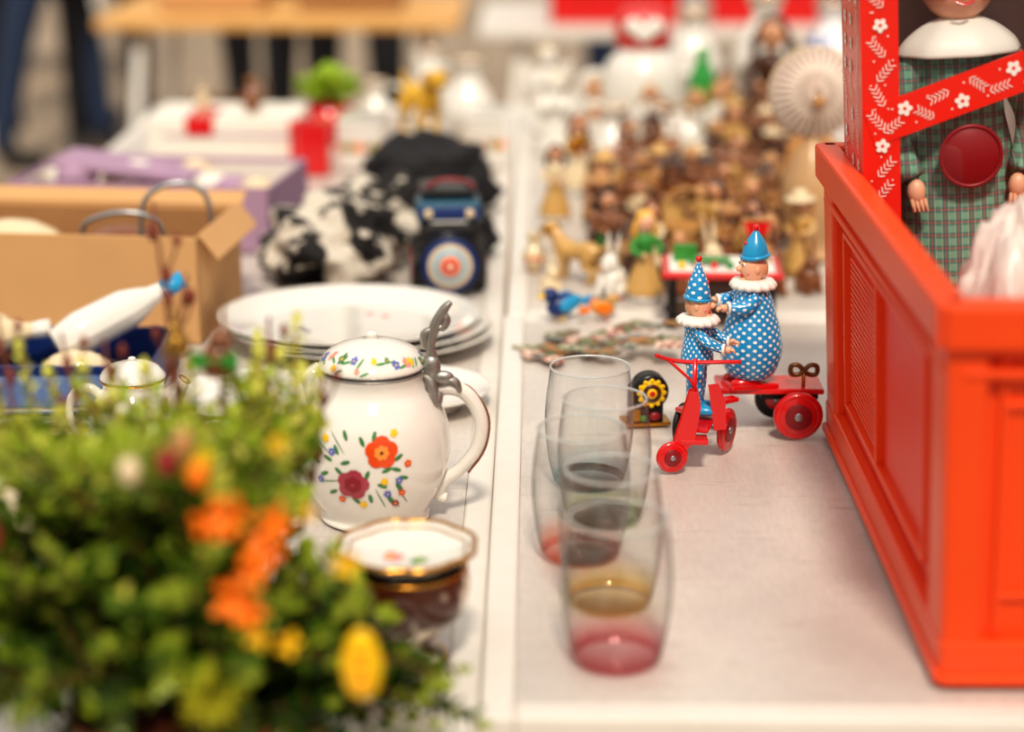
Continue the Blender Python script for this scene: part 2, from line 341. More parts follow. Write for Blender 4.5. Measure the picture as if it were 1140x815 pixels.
def doll_box():
    e=empty('doll_in_window_box',(.322,1.80,.763),(0,math.radians(-4.0),0))
    W,D,H,b=.22,.115,.52,.034
    m=MB(); t=.002
    M_r=mat('red_printed_card',C(226,38,20),.35,coat=.3,var=.05)
    M_in=mat('box_lining',C(205,200,195),.6)
    m.box((t/2,D/2,H/2),(t,D,H),M_r,0); m.box((W-t/2,D/2,H/2),(t,D,H),M_r,0); m.box((W/2,D-t/2,H/2),(W,t,H),M_in,0)
    m.box((W/2,D/2,t/2),(W,D,t),M_r,0); m.box((W/2,D/2,H-t/2),(W,D,t),M_r,0)
    m.box((b/2,0,H/2),(b,t,H),M_r,0); m.box((W-b/2,0,H/2),(b,t,H),M_r,0)
    m.box((W/2,0,b/2),(W,t,b),M_r,0); m.box((W/2,0,H-b/2),(W,t,b),M_r,0)
    a=math.radians(17)
    m.box((W/2,-.001,.365),(W*1.0/math.cos(a)-.012,t,.036),M_r,0,R(-a,'Y'))
    def fm(u,v,off=0): return (u,-.0026-off,v)
    def sm(u,v,off=0): return (-.0006-off,u,v)
    random.seed(5)
    for mp,w in ((fm,b),(sm,D)):
        z=.03
        while z<H-.02:
            for x in ([w*.5] if w<.05 else [w*.2,w*.5,w*.8]):
                x+=random.uniform(-.004,.004)
                if random.random()<.4: flower2d(m,mp,x,z,.0065,M_white,M_r,5,random.random()*3)
                else:
                    aa=random.uniform(.8,2.4)
                    for k in range(5):
                        for sgn in (-1,1):
                            q=k*.0042-.008; cx=x+q*math.cos(aa); cy=z+q*math.sin(aa); d=aa+sgn*.8
                            decal(m,lambda u,v:mp(u,v,0),ellp(cx+.003*math.cos(d),cy+.003*math.sin(d),.0036,.0006,d,6),M_white)
                for _ in range(2):
                    decal(m,lambda u,v:mp(u,v,0),ellp(x+random.uniform(-.010,.010),z+.012,.0009,.0009,0,6),M_white)
            z+=.022
    ca,sa=math.cos(a),math.sin(a)
    def bmp(u,v,off=0): return (W/2+u*ca-v*sa,-.0030-off,.365+u*sa+v*ca)
    for i,u in enumerate([-.09,-.073,-.056,-.039,-.022,-.005,.012,.030,.048,.066,.084]):
        v0=(.006 if i%2 else -.006)
        if i%3==1: flower2d(m,bmp,u,v0,.0068,M_white,M_r,5,i)
        else:
            for k in range(5):
                for sgn in (-1,1):
                    aa=.3+i; d=aa+sgn*.8; cx=u+(k-2)*.004*math.cos(aa); cy=v0+(k-2)*.0035*math.sin(aa)
                    decal(m,lambda p,q:bmp(p,q,0),ellp(cx+.003*math.cos(d),cy+.003*math.sin(d),.0036,.0006,d,6),M_white)
        decal(m,lambda p,q:bmp(p,q,0),ellp(u+.006,-v0*1.6,.0010,.0010,0,6),M_white)
    m.add([(b,.001,b),(W-b,.001,b),(W-b,.001,H-b),(b,.001,H-b)],[[0,1,2,3]],M_film,smooth=False)
    m.obj('window_box',parent=e)
    d=MB(); cx,cy=.098,.052
    d.lathe([(.0,.05),(.075,.05),(.072,.12),(.062,.22),(.050,.30),(.042,.34),(.046,.375),(.036,.40),(.012,.415)],M_plaid,T(cx,cy,0)@S(1,.60,1),32,4,wob=lambda a,z:1+.06*math.sin(a*9)*max(0,(.25-z)/.2))
    d.lathe([(.014,.424),(.034,.416),(.052,.402),(.058,.390),(.052,.392)],M_white,T(cx,cy-.002,0)@S(1,.68,1),32,3,wob=lambda a,z:1+.03*math.sin(a*8))
    d.tube([(cx,cy,.41),(cx,cy,.44)],.013,M_skin,12,1)
    d.ell((cx,cy,.458),(.036,.034,.040),M_skin,None,24)
    d.ell((cx,cy+.010,.470),(.041,.036,.042),M_dbrown,None,20)
    d.ell((cx,cy-.036,.455),(.004,.005,.004),M_skin)
    for sx in (-1,1):
        d.ell((cx+sx*.013,cy-.030,.462),(.0055,.004,.0045),M_white); d.ell((cx+sx*.013,cy-.0335,.462),(.003,.002,.003),M_dblue)
        d.ell((cx+sx*.018,cy-.026,.447),(.006,.004,.005),M_pink)
        d.tube([(cx+sx*.040,cy,.385),(cx+sx*.066,cy-.012,.33),(cx+sx*.05,cy-.034,.28)],[.018,.016,.012],M_plaid,12)
        d.ell((cx+sx*.047,cy-.038,.268),(.009,.008,.012),M_skin)
        for k in range(4): d.tube([(cx+sx*(.040+k*.004),cy-.042,.262),(cx+sx*(.038+k*.004),cy-.044,.250)],.0019,M_skin,6,1)
        d.tube([(cx+sx*.03,cy,.06),(cx+sx*.03,cy,.02)],.013,M_skin,12,1); d.ell((cx+sx*.03,cy-.008,.012),(.014,.024,.010),M_black)
    d.tube([(cx-.008,cy-.034,.440),(cx,cy-.036,.437),(cx+.008,cy-.034,.440)],.0018,M_red,6)
    d.cyl((cx+.002,cy-.045,.300),.028,.005,M_dred,R(pi/2,'X')); d.ring((cx+.002,cy-.047,.300),.028,.002,M_dred,R(pi/2,'X'))
    d.obj('doll',parent=e)
doll_box()
def lump(name,loc,r,mt,amp=.25,fr=3,seed=0,n=40,flat=True,hf=.4):
    m=MB(); V=[];F=[]; k=n//2
    for j in range(k+1):
        for i in range(n):
            t=pi*j/k; a=2*pi*i/n; d=Vector((math.sin(t)*math.cos(a),math.sin(t)*math.sin(a),math.cos(t)))
            q=1+amp*noise.noise(d*fr+Vector((seed,0,0)))+amp*hf*noise.noise(d*fr*3+Vector((seed,5,0)))
            z=d.z*q*r[2]
            if flat and z<-r[2]*.7: z=-r[2]*.7
            V.append((d.x*q*r[0],d.y*q*r[1],z+r[2]*.7))
    F=[[j*n+i,j*n+(i+1)%n,(j+1)*n+(i+1)%n,(j+1)*n+i] for j in range(k) for i in range(n)]
    m.add(V,F,mt); return m.obj(name,loc)
M_bag=mat('crumpled_white_bag',C(222,206,198),.35,var=.05,bump=.5,bscale=40)
lump('crumpled_white_bag',(.395,1.60,.766),(.052,.065,.172),M_bag,.18,2.2,3,64,hf=.6)

# ------------------------------------------------------------------ glasses
def tumbler(x,y,tint,k=1,top=.030):
    m=MB(); mixw=lambda f: tuple(f+(1-f)*c for c in tint[:3])+(1,)
    gm=glassmat('tinted_glass',mixw(.30),top,.45,1.0)
    bm_=glassmat('tinted_glass_base',mixw(.80),.5,.15)
    prof=[(.0315,.0005),(.0345,.006),(.0395,.028),(.0425,.058),(.0415,.085),(.0375,.116)]
    m.lathe(prof,gm,n=64,sub=6)
    m.lathe([(0,.0012),(.029,.0012),(.0312,.003),(.0335,.0075),(.030,.009),(0,.0085)],bm_,n=48,sub=1)
    m.ring((0,0,.116),.0375,.0011,mat('glass_rim',(.88,.92,.92,1),.05,var=0,trans=.7),n=64)
    return m.obj('glass_tumbler',(x,y,.7512),sc=k)
tumbler(.063,1.398,C(228,40,75),top=.034); tumbler(.062,1.508,C(255,215,10)); tumbler(.040,1.612,C(245,110,30)); tumbler(.063,1.70,C(190,215,150)); tumbler(.052,1.80,C(160,205,215))

# ------------------------------------------------------------------ clown toy
def clown(mb,x,y,z,h,facing,fat=1,turn=0):
    k=h/.166; mb.M=T(x,y,z)@R((0 if facing>0 else pi)+turn,'Z')@S(k,k,k)
    f=fat
    for sy in (-1,1): mb.ell((.008,sy*.011*f,.006),(.017,.008,.0065),M_red if fat>=1 else M_blue)
    if fat>=1:
        mb.lathe([(.002,.006),(.020,.010),(.028,.022),(.0315,.040),(.029,.058),(.023,.078),(.019,.092),(.013,.103),(.004,.107)],M_dots,None,32,4)
        mb.box((0,0,.002),(.05,.036,.006),M_red,.002)
    else:
        for sy in (-1,1): mb.tube([(-.001,sy*.009,.008),(0,sy*.0095,.035),(0,sy*.008,.062)],[.0075,.0095,.010],M_dots2,14)
        mb.lathe([(.004,.052),(.017,.058),(.017,.070),(.0145,.085),(.0135,.098),(.006,.106)],M_dots,None,28,4)
    mb.lathe([(.006,.099),(.020,.101),(.0225,.105),(.018,.110),(.006,.110)],M_white,None,48,2,wob=lambda a,z:1+.09*math.sin(a*14))
    mb.ell((.001,0,.1225),(.0135,.0120,.0155),M_skin,None,24)
    mb.ell((.0150,0,.1215),(.0038,.003,.0032),M_skin); mb.ell((.0128,0,.1145),(.0018,.0045,.0013),M_red)
    mb.ell((.0115,0,.1105),(.0035,.004,.0028),M_skin)
    for sy in (-1,1):
        mb.ell((.0122,sy*.0050,.1262),(.0014,.0021,.0019),M_white); mb.ell((.0134,sy*.0050,.1262),(.0007,.0011,.0013),M_black)
        mb.tube([(.0125,sy*.003,.1293),(.0122,sy*.005,.1306),(.0105,sy*.0072,.1293)],.0006,M_dbrown,5,3)
        mb.ell((0,sy*.0120,.1218),(.0028,.0015,.0038),M_skin); mb.ell((.0085,sy*.0080,.1180),(.002,.002,.002),M_pink)
    mb.ell((-.0072,0,.1205),(.0075,.0108,.0105),M_fskin,None,16)
    if fat>=1:
        mb.lathe([(.0130,.1325),(.0130,.137),(.0105,.146),(.005,.155),(.0015,.160),(0,.1605)],M_blue,T(-.001,0,0),28,3)
        mb.ring((-.001,0,.1335),.0130,.0022,M_blue,R(.12,'Y'),28)
    else:
        mb.lathe([(.0140,.128),(.0135,.134),(.0105,.147),(.005,.160),(.001,.170),(0,.171)],M_dots2,T(-.001,0,0),28,3)
        mb.ring((-.001,0,.1295),.0140,.0018,M_blue,R(.12,'Y'),28)
    top=.162 if fat>=1 else .172
    mb.ell((-.001,0,top),.0036,M_red); mb.ell((.0095,0,.147),.0020,M_red)
    hz=.086 if fat>=1 else .078; r0=.0075 if fat>=1 else .006
    for sy in (-1,1):
        mb.tube([(.002,sy*.015*(1 if fat>=1 else .8),.095),(.014,sy*.020,.086),(.031,sy*.016,hz)],[r0*.9,r0,r0*.8],M_dots2,12)
        hx=.034
        mb.ring((hx-.003,sy*.016,hz),.005,.0018,M_white,R(pi/2,'Y'),16)
        mb.ell((hx+.002,sy*.016,hz),(.0045,.0035,.004),M_skin)
        for q in range(4): mb.tube([(hx+.004,sy*.016+(q-1.5)*.0018,hz+.001),(hx+.008,sy*.016+(q-1.5)*.0018,hz),(hx+.0085,sy*.016+(q-1.5)*.0016,hz-.003)],.0009,M_skin,5,2)
        mb.tube([(hx+.001,sy*.0125,hz),(hx+.004,sy*.011,hz+.003)],.001,M_skin,5,1)
    mb.M=Matrix.Identity(4)
def wheel(mb,c,r,w,tyre,hub,rz=0):
    q=R(rz,'Z')@R(pi/2,'X')
    mb.cyl(c,r,w,tyre,q,32,.0015); mb.ring(c,r*.92,w*.55,tyre,q,32)
    d=(R(rz,'Z')@Vector((0,-1,0)))
    for sgn in (1,-1):
        p=Vector(c)+d*(w*.55*sgn); mb.cyl(p,r*.62,.0014,hub,q,24,.0004); mb.cyl(p+d*.001*sgn,r*.2,.002,M_steel,q,12,.0004)
def toy():
    e=empty('clown_tricycle_toy',(0,0,.0015))
    m=MB()
    PX0,PX1,PY,PZ=.188,.297,1.968,.797
    m.box(((PX0+PX1)/2,PY,PZ),(PX1-PX0,.052,.006),M_red,.0015)
    m.box(((PX0+PX1)/2+.02,PY,PZ-.006),(PX1-PX0-.05,.040,.008),M_rub,.001)
    wheel(m,(.270,PY-.034,.774),.0225,.009,M_red,M_dred); wheel(m,(.256,PY+.036,.772),.020,.009,M_rub,M_red)
    m.tube([(.268,PY-.04,.774),(.260,PY+.04,.773)],.002,M_steel,8,1)
    m.box((.264,PY,.783),(.012,.05,.018),M_red,.001)
    wheel(m,(.134,1.828,.7655),.0140,.006,M_red,M_dred,.2)
    wheel(m,(.193,1.893,.7725),.0205,.006,M_red,M_dred,1.1)
    wheel(m,(.150,1.912,.7725),.0205,.006,M_rub,M_red,1.1)
    m.tube([(.146,1.914,.7725),(.197,1.890,.7725)],.0022,M_steel,8,1)
    m.tube([(.128,1.828,.7655),(.141,1.828,.7655)],.002,M_steel,8,1)
    for dy in (-.0055,.0055):
        m.prism([(-.020,-.045),(-.012,-.050),(.004,-.030),(.009,.004),(.006,.020),(-.002,.020),(-.010,-.010)],.0016,M_red,T(.152,1.835+dy,.812)@R(pi/2,'X'))
    m.box((.155,1.838,.780),(.028,.020,.005),M_red,.001)
    m.box((.168,1.872,.789),(.020,.068,.005),M_red,.0015,R(-.25,'Z'))
    m.box((.175,1.915,.792),(.075,.012,.005),M_red,.0015,R(.6,'Z'))
    m.tube([(.155,1.838,.80),(.155,1.840,.862)],.0024,M_red,10,1)
    m.tube([(.116,1.832,.868),(.128,1.838,.862),(.150,1.842,.858),(.180,1.846,.857),(.200,1.850,.856)],.0021,M_red,8)
    m.prism([(-.006,-.036),(.006,-.036),(.009,-.006),(.004,.012),(-.006,.012)],.0015,M_red,T(.178,1.862,.818)@R(pi/2,'X')@R(.15,'Z'))
    m.tube([(.128,1.838,.862),(.150,1.838,.842),(.158,1.838,.828)],.0016,M_red,6,1)
    m.obj('tricycle_and_trailer',parent=e)
    c=MB(); clown(c,.160,1.878,.795,.152,1,.8,-.25); c.obj('riding_clown',parent=e)
    c=MB(); clown(c,.222,1.958,.800,.170,-1,1,.25); c.obj('standing_clown',parent=e)
    m=MB(); kx,ky,kz=.277,1.955,.812
    m.tube([(kx,ky,.797),(kx,ky,kz+.004)],.002,M_brass,8,1)
    for sx in (-1,1):
        m.tube([(kx,ky,kz+.004),(kx+sx*.006,ky,kz+.010),(kx+sx*.013,ky,kz+.009),(kx+sx*.013,ky,kz+.001),(kx+sx*.006,ky,kz),(kx,ky,kz+.004)],.0026,mat('old_brass',C(120,82,50),.35,.7),8,4)
    m.obj('wind_up_key',parent=e)
toy()

def tin_clock():
    m=MB(); q=R(pi/2,'X')
    m.box((0,0,.022),(.036,.022,.042),M_black,.004); m.cyl((.004,0,.036),.019,.022,M_black,q,32,.002)
    m.cyl((.004,-.0125,.036),.0135,.003,M_yel,q); m.cyl((.004,-.0145,.036),.010,.002,M_dbrown,q); m.cyl((.004,-.0155,.036),.0055,.002,M_yel,q); m.cyl((.004,-.0168,.036),.003,.0015,M_red,q)
    for i in range(12):
        a=2*pi*i/12; m.ell((.004+math.cos(a)*.0135,-.0135,.036+math.sin(a)*.0135),(.0026,.0014,.0026),M_yel,None,8)
    m.box((-.012,-.012,.012),(.010,.003,.014),M_gold,.001); m.ell((.008,-.012,.010),(.006,.003,.005),M_dred); m.ell((-.004,-.012,.008),(.004,.003,.004),M_green); m.box((0,0,.002),(.05,.03,.004),M_gold,.001)
    m.box((-.0165,-.0122,.022),(.003,.002,.038),M_gold,.0005)
    m.obj('tin_flower_clock',(.116,1.985,.7512),(0,0,.15))
tin_clock()

def papers():
    m=MB(); random.seed(11)
    cols=[ramp_mat('printed_scrap_%d'%i,blotch_build(a,b,150,.5),.5) for i,(a,b) in enumerate([(C(70,90,60),C(190,180,150)),(C(150,70,60),C(225,200,180)),(C(60,65,60),C(170,165,150)),(C(190,120,50),C(90,110,90)),(C(80,130,90),C(150,80,60))])]
    for i in range(34):
        x=-.085+i*.0053+random.uniform(-.008,.008); y=random.uniform(-.06,.06); w=random.uniform(.022,.045); h=random.uniform(.02,.04)
        poly=[(w*.5*math.cos(a)*random.uniform(.65,1.15),h*.5*math.sin(a)*random.uniform(.65,1.15)) for a in [2*pi*k/14 for k in range(14)]]
        m.prism(poly,.0010,cols[i%5],T(x,y,.001+i*.0007)@R(random.uniform(-1.5,1.5),'Z')@R(random.uniform(-.05,.05),'X'))
    m.obj('paper_scrap_pictures',(.080,2.26,.7515))
papers()

def bird(name,loc,rz,body,wing,beak,k=1):
    m=MB()
    m.ell((0,0,.016),(.019,.011,.012),body,R(.25,'Y')); m.ell((.015,0,.028),(.009,.008,.008),body)
    m.lathe([(.003,0),(.0001,.009)],beak,T(.023,0,.028)@R(pi/2,'Y'),10,1)
    for sy in (-1,1): m.ell((-.004,sy*.010,.019),(.014,.003,.008),wing,R(.3,'Y')); m.ell((.019,sy*.0065,.030),.0013,M_black,None,8); m.tube([(.002,sy*.005,.008),(.002,sy*.006,.0005),(.007,sy*.006,.0005)],.0011,beak,6,1)
    m.prism([(-.012,0),(-.034,.007),(-.036,-.004)],.006,wing,T(0,0,.018)@R(pi/2,'X')@R(.1,'Z'))
    m.obj(name,loc,(0,0,rz),sc=k)
bird('toy_bird',(.034,2.40,.7515),-2.6,M_dblue,M_blue,M_yel,1.2)
bird('toy_bird',(.085,2.40,.7515),.4,M_ochre,M_org,M_red,.9)

def stage():
    m=MB(); w,d,h=.150,.10,.066
    m.box((0,0,h),(w,d,.008),M_red,.003); m.box((0,0,h+.0045),(w-.02,d-.018,.003),M_white,.001)
    for sx in (-1,1):
        for sy in (-1,1):
            m.lathe([(.009,0),(.009,.005),(.005,.012),(.006,.035),(.005,.055),(.008,h-.003)],M_black,T(sx*(w/2-.014),sy*(d/2-.014),0),14,2)
    m.box((0,0,.012),(w-.03,d-.03,.005),M_black,.001); m.box((0,.02,.035),(.04,.01,.05),M_black,.002); m.box((.02,-.01,.033),(.07,.03,.04),M_dbrown,.002)
    m.box((-.045,.01,h+.016),(.03,.008,.022),M_green,.001); m.box((-.015,-.01,h+.013),(.05,.018,.004),M_green,.001)
    for i in range(5): m.ell((-.05+i*.02,-.03,h+.010),.005,[M_yel,M_pink,M_red,M_green,M_white][i],None,8)
    for sx in (-1,1):
        for sy in (-1,1): m.tube([(.045+sx*.014,.015+sy*.012,h+.004),(.045+sx*.014,.015+sy*.012,h+.022)],.002,M_lbrown,6,1)
        m.tube([(.045+sx*.014,.027,h+.02),(.045+sx*.015,.032,h+.056)],.002,M_lbrown,6,1)
    m.box((.045,.015,h+.023),(.034,.03,.004),M_lbrown,.001); m.box((.045,.031,h+.045),(.034,.004,.018),M_red,.001); m.box((.045,.030,h+.055),(.04,.005,.004),M_lbrown,.001)
    m.obj('toy_stage_table',(.232,2.405,.7515),(0,0,-.05))
stage()

# ------------------------------------------------------------------ figurines
def f_girl(name,x,y,h,dress,hair,top=None,hat=None,base=M_white,rz=0,z=.751,skin=M_fskin):
    m=MB(); top=top or dress; m.M=R(rz,'Z')@S(h,h,h)
    m.lathe([(0,0),(.19,0),(.20,.02),(.18,.05),(0,.05)],base,None,20,1)
    m.lathe([(.01,.04),(.20,.05),(.19,.15),(.14,.30),(.085,.45),(.08,.48)],dress,None,24,3,wob=lambda a,z:1+.06*math.sin(a*7)*(1-z*2))
    m.lathe([(.08,.46),(.095,.55),(.11,.63),(.09,.69),(.04,.72)],top,S(1,.8,1),20,3)
    m.tube([(0,0,.70),(0,0,.77)],.035,skin,10,1)
    m.ell((0,-.005,.84),(.095,.095,.11),skin,None,16); m.ell((0,.02,.87),(.108,.10,.105),hair,None,14)
    m.ell((0,-.102,.835),(.015,.02,.015),skin,None,8)
    for s_ in (-1,1):
        m.ell((s_*.035,-.088,.86),(.013,.01,.013),M_black,None,8)
        m.tube([(s_*.10,0,.65),(s_*.16,-.03,.55),(s_*.08,-.13,.50)],[.045,.04,.03],top,10); m.ell((s_*.06,-.145,.50),(.03,.035,.03),skin,None,8)
        m.tube([(s_*.085,.03,.86),(s_*.12,.03,.75),(s_*.11,.02,.66)],[.03,.035,.02],hair,8)
    if hat: m.lathe([(.17,.90),(.18,.915),(.10,.93),(.09,.99),(.03,1.02),(0,1.02)],hat,T(0,.02,0)@R(.1,'X'),20,2)
    return m.obj(name,(x,y,z))
def f_boy(name,x,y,h,shirt,pants,hair,rz=0,base=M_lbrown,z=.751,hat=None,skin=M_fskin):
    m=MB(); m.M=R(rz,'Z')@S(h,h,h)
    m.lathe([(0,0),(.19,0),(.20,.03),(.15,.06),(0,.06)],base,None,18,1,wob=lambda a,z:1+.08*math.sin(3*a))
    for s_ in (-1,1):
        m.tube([(s_*.06,0,.06),(s_*.065,0,.2),(s_*.05,0,.34)],[.04,.045,.05],skin,10); m.tube([(s_*.062,0,.24),(s_*.055,0,.42)],[.07,.08],pants,12,1)
        m.ell((s_*.06,-.03,.075),(.045,.08,.035),M_dbrown,None,10)
        m.tube([(s_*.11,0,.62),(s_*.18,-.02,.52),(s_*.10,-.13,.47)],[.05,.042,.03],shirt,10); m.ell((s_*.08,-.15,.47),(.03,.035,.03),skin,None,8)
        m.ell((s_*.035,-.09,.85),(.013,.01,.013),M_black,None,8); m.ell((s_*.10,0,.83),(.015,.02,.03),skin,None,8)
    m.lathe([(.04,.36),(.12,.40),(.115,.50),(.13,.60),(.10,.67),(.03,.71)],shirt,S(1,.8,1),20,3)
    m.tube([(0,0,.68),(0,0,.76)],.035,skin,10,1)
    m.ell((0,-.005,.83),(.10,.098,.112),skin,None,16); m.ell((0,.018,.865),(.108,.10,.10),hair,None,14); m.ell((0,-.105,.825),(.016,.02,.016),skin,None,8)
    if hat: m.lathe([(.16,.90),(.17,.915),(.10,.93),(.07,1.0),(0,1.03)],hat,T(0,.02,0),20,2)
    return m.obj(name,(x,y,z))
def f_angel(name,x,y,h,robe,rz=0,z=.751):
    o=MB(); o.M=R(rz,'Z')@S(h,h,h)
    o.lathe([(0,0),(.22,0),(.20,.12),(.12,.40),(.12,.60),(.09,.68),(.04,.72)],robe,None,22,3,wob=lambda a,z:1+.05*math.sin(a*6))
    o.ell((0,-.005,.83),(.095,.095,.11),robe,None,16); o.ell((0,.02,.86),(.105,.10,.10),M_cream,None,12)
    for s_ in (-1,1):
        o.tube([(s_*.11,0,.62),(s_*.15,-.08,.52),(s_*.02,-.16,.60)],[.05,.045,.03],robe,10)
        o.prism([(0,0),(.12,.18),(.28,.22),(.26,.02),(.16,-.16),(.05,-.2)],.03,robe,T(s_*.03,.11,.55)@R(s_*-.3,'Z')@S(s_,1,1)@R(pi/2,'X'))
    return o.obj(name,(x,y,z))
def f_bunny(name,x,y,h,mt,rz=0,z=.751,inner=M_pink):
    m=MB(); m.M=R(rz,'Z')@S(h,h,h)
    m.ell((0,.05,.24),(.21,.25,.25),mt,R(-.35,'X')); m.ell((0,-.06,.52),(.15,.15,.16),mt); m.ell((0,-.19,.49),(.06,.06,.05),mt)
    m.ell((0,-.25,.50),(.018,.012,.012),inner,None,8)
    for s_ in (-1,1):
        m.tube([(s_*.06,0,.62),(s_*.08,.04,.8),(s_*.10,.05,1.0)],[.04,.06,.015],mt,10,5,flat=.5); m.ell((s_*.07,-.17,.55),(.02,.015,.022),M_black,None,8)
        m.tube([(s_*.12,-.10,.33),(s_*.10,-.19,.18),(s_*.09,-.23,.03)],[.07,.05,.045],mt,10); m.ell((s_*.17,.02,.12),(.08,.17,.12),mt); m.ell((s_*.16,-.14,.04),(.055,.11,.04),mt)
    m.ell((0,.30,.15),.08,mt)
    return m.obj(name,(x,y,z))
def f_dog(name,x,y,h,mt,rz=0,z=.751,ear=None):
    m=MB(); m.M=R(rz,'Z')@S(h,h,h); ear=ear or mt
    m.tube([(-.42,0,.52),(-.25,0,.54),(0,0,.52),(.22,0,.54),(.36,0,.62)],[.10,.17,.15,.19,.13],mt,14)
    m.tube([(.28,0,.6),(.42,0,.78),(.5,0,.84)],[.13,.11,.10],mt,12); m.ell((.52,0,.85),(.15,.12,.12),mt); m.tube([(.56,0,.84),(.72,0,.79)],[.08,.055],mt,12,1); m.ell((.735,0,.80),(.025,.03,.022),M_black,None,8)
    for s_ in (-1,1):
        m.ell((.60,s_*.07,.89),.018,M_black,None,8); m.tube([(.50,s_*.10,.93),(.47,s_*.15,.86),(.49,s_*.15,.74)],[.04,.055,.02],ear,8)
        m.tube([(.27,s_*.10,.50),(.25,s_*.11,.27),(.27,s_*.11,.03)],[.085,.05,.045],mt,10); m.ell((.31,s_*.11,.03),(.07,.045,.03),mt,None,10)
        m.tube([(-.30,s_*.10,.50),(-.22,s_*.12,.33),(-.36,s_*.12,.20),(-.32,s_*.12,.03)],[.12,.085,.045,.04],mt,10); m.ell((-.28,s_*.12,.03),(.07,.045,.03),mt,None,10)
    m.tube([(-.42,0,.56),(-.56,0,.66),(-.60,0,.82)],[.045,.04,.02],mt,8)
    return m.obj(name,(x,y,z))
def f_jug(name,x,y,h,mt,accent=M_gold,rz=0,z=.751,fl=None,wide=1):
    m=MB(); m.M=R(rz,'Z')@S(h*wide,h*wide,h)
    pr=[(0,0),(.18,0),(.20,.03),(.17,.06),(.30,.25),(.33,.42),(.25,.62),(.15,.78),(.17,.92),(.22,1.0),(.20,.99),(.13,.80)]
    m.lathe(pr,mt,None,28,3)
    m.tube([(.17,0,.90),(.36,0,.92),(.46,0,.72),(.40,0,.50),(.29,0,.38)],[.035,.035,.03,.03,.035],mt,10)
    m.ring((0,0,1.0),.215,.012,accent); m.ring((0,0,.03),.20,.012,accent)
    if fl:
        rf=prof_fn(pr[3:10],3)
        for i,a in enumerate((-2.2,-1.5,-.9)): flower2d(m,lathe_map(rf,a,.36+.06*(i%2),.006),0,0,.075,fl,M_yel,5,i)
    return m.obj(name,(x,y,z))
def f_vase(name,x,y,h,mt,z=.751,accent=M_gold):
    m=MB(); m.M=S(h,h,h); m.lathe([(0,0),(.16,0),(.17,.04),(.12,.10),(.24,.35),(.26,.52),(.18,.72),(.10,.84),(.16,.98),(.14,.98),(.08,.84)],mt,None,28,3); m.ring((0,0,.98),.15,.014,accent); m.ring((0,0,.10),.125,.012,accent)
    return m.obj(name,(x,y,z))
def f_basket(x,y,k,z=.751):
    m=MB(); m.M=S(k,k,k); mt=mat('wicker',C(196,150,90),.7,var=.3,scale=150)
    for i in range(9): m.ring((0,0,.04+i*.05),.30+.014*i,.032,mt,None,28,6)
    m.cyl((0,0,.02),.29,.03,mt)
    for i in range(14):
        a=2*pi*i/14; m.tube([(.31*math.cos(a),.31*math.sin(a),.02),(.43*math.cos(a),.43*math.sin(a),.47)],.018,mt,6,1)
    m.tube([(-.42,0,.42),(-.38,0,.8),(-.2,0,1.02),(0,0,1.08),(.2,0,1.02),(.38,0,.8),(.42,0,.42)],.03,mt,8)
    m.obj('wicker_basket',(x,y,z))

f_girl('porcelain_girl_figurine',.143,2.515,.120,M_ochre,M_blond,top=M_green,rz=.3,skin=M_skin)
f_bunny('porcelain_rabbit_figurine',.100,2.52,.085,M_por,-.6)
f_dog('gilded_horse_figurine',.056,2.60,.080,M_ochre,2.6,ear=M_gold)
f_bunny('porcelain_rabbit_figurine',.020,2.52,.06,M_cream,.5)
f_jug('small_cream_jug',-.002,2.66,.05,M_cream,fl=M_red)
f_basket(.215,2.78,.085)
f_boy('porcelain_boy_figurine',.100,2.70,.11,M_brown,M_green,M_dbrown,.2)
f_girl('porcelain_girl_figurine',.160,2.66,.10,M_cream,M_brown,rz=-.3)
random.seed(21)
browns=[M_brown,M_lbrown,M_brown,M_brown,M_dbrown,M_dbrown,M_lbrown,M_ochre,M_cream,M_ochre,M_lbrown,M_brown]
pos=[(.143,2.515,.026),(.1,2.52,.024),(.02,2.52,.02),(0,2.66,.02),(.056,2.60,.045),(.215,2.78,.04),(.1,2.7,.022),(.16,2.66,.022),(.232,2.405,.09)]
pos+=[(.20,3.74,.125),(.035,3.57,.045),(.022,3.82,.05),(.31,3.92,.06),(.45,3.92,.07),(.58,3.9,.07),(.42,3.55,.06),(.13,3.33,.05),(.07,3.22,.035),(.03,3.0,.03),(.30,3.58,.03),(.395,2.75,.065),(.43,3.05,.05)]
def free(x,y,r):
    for a,b,c in pos:
        if (a-x)**2+(b-y)**2<(r+c)**2: return False
    return True
cnt=0
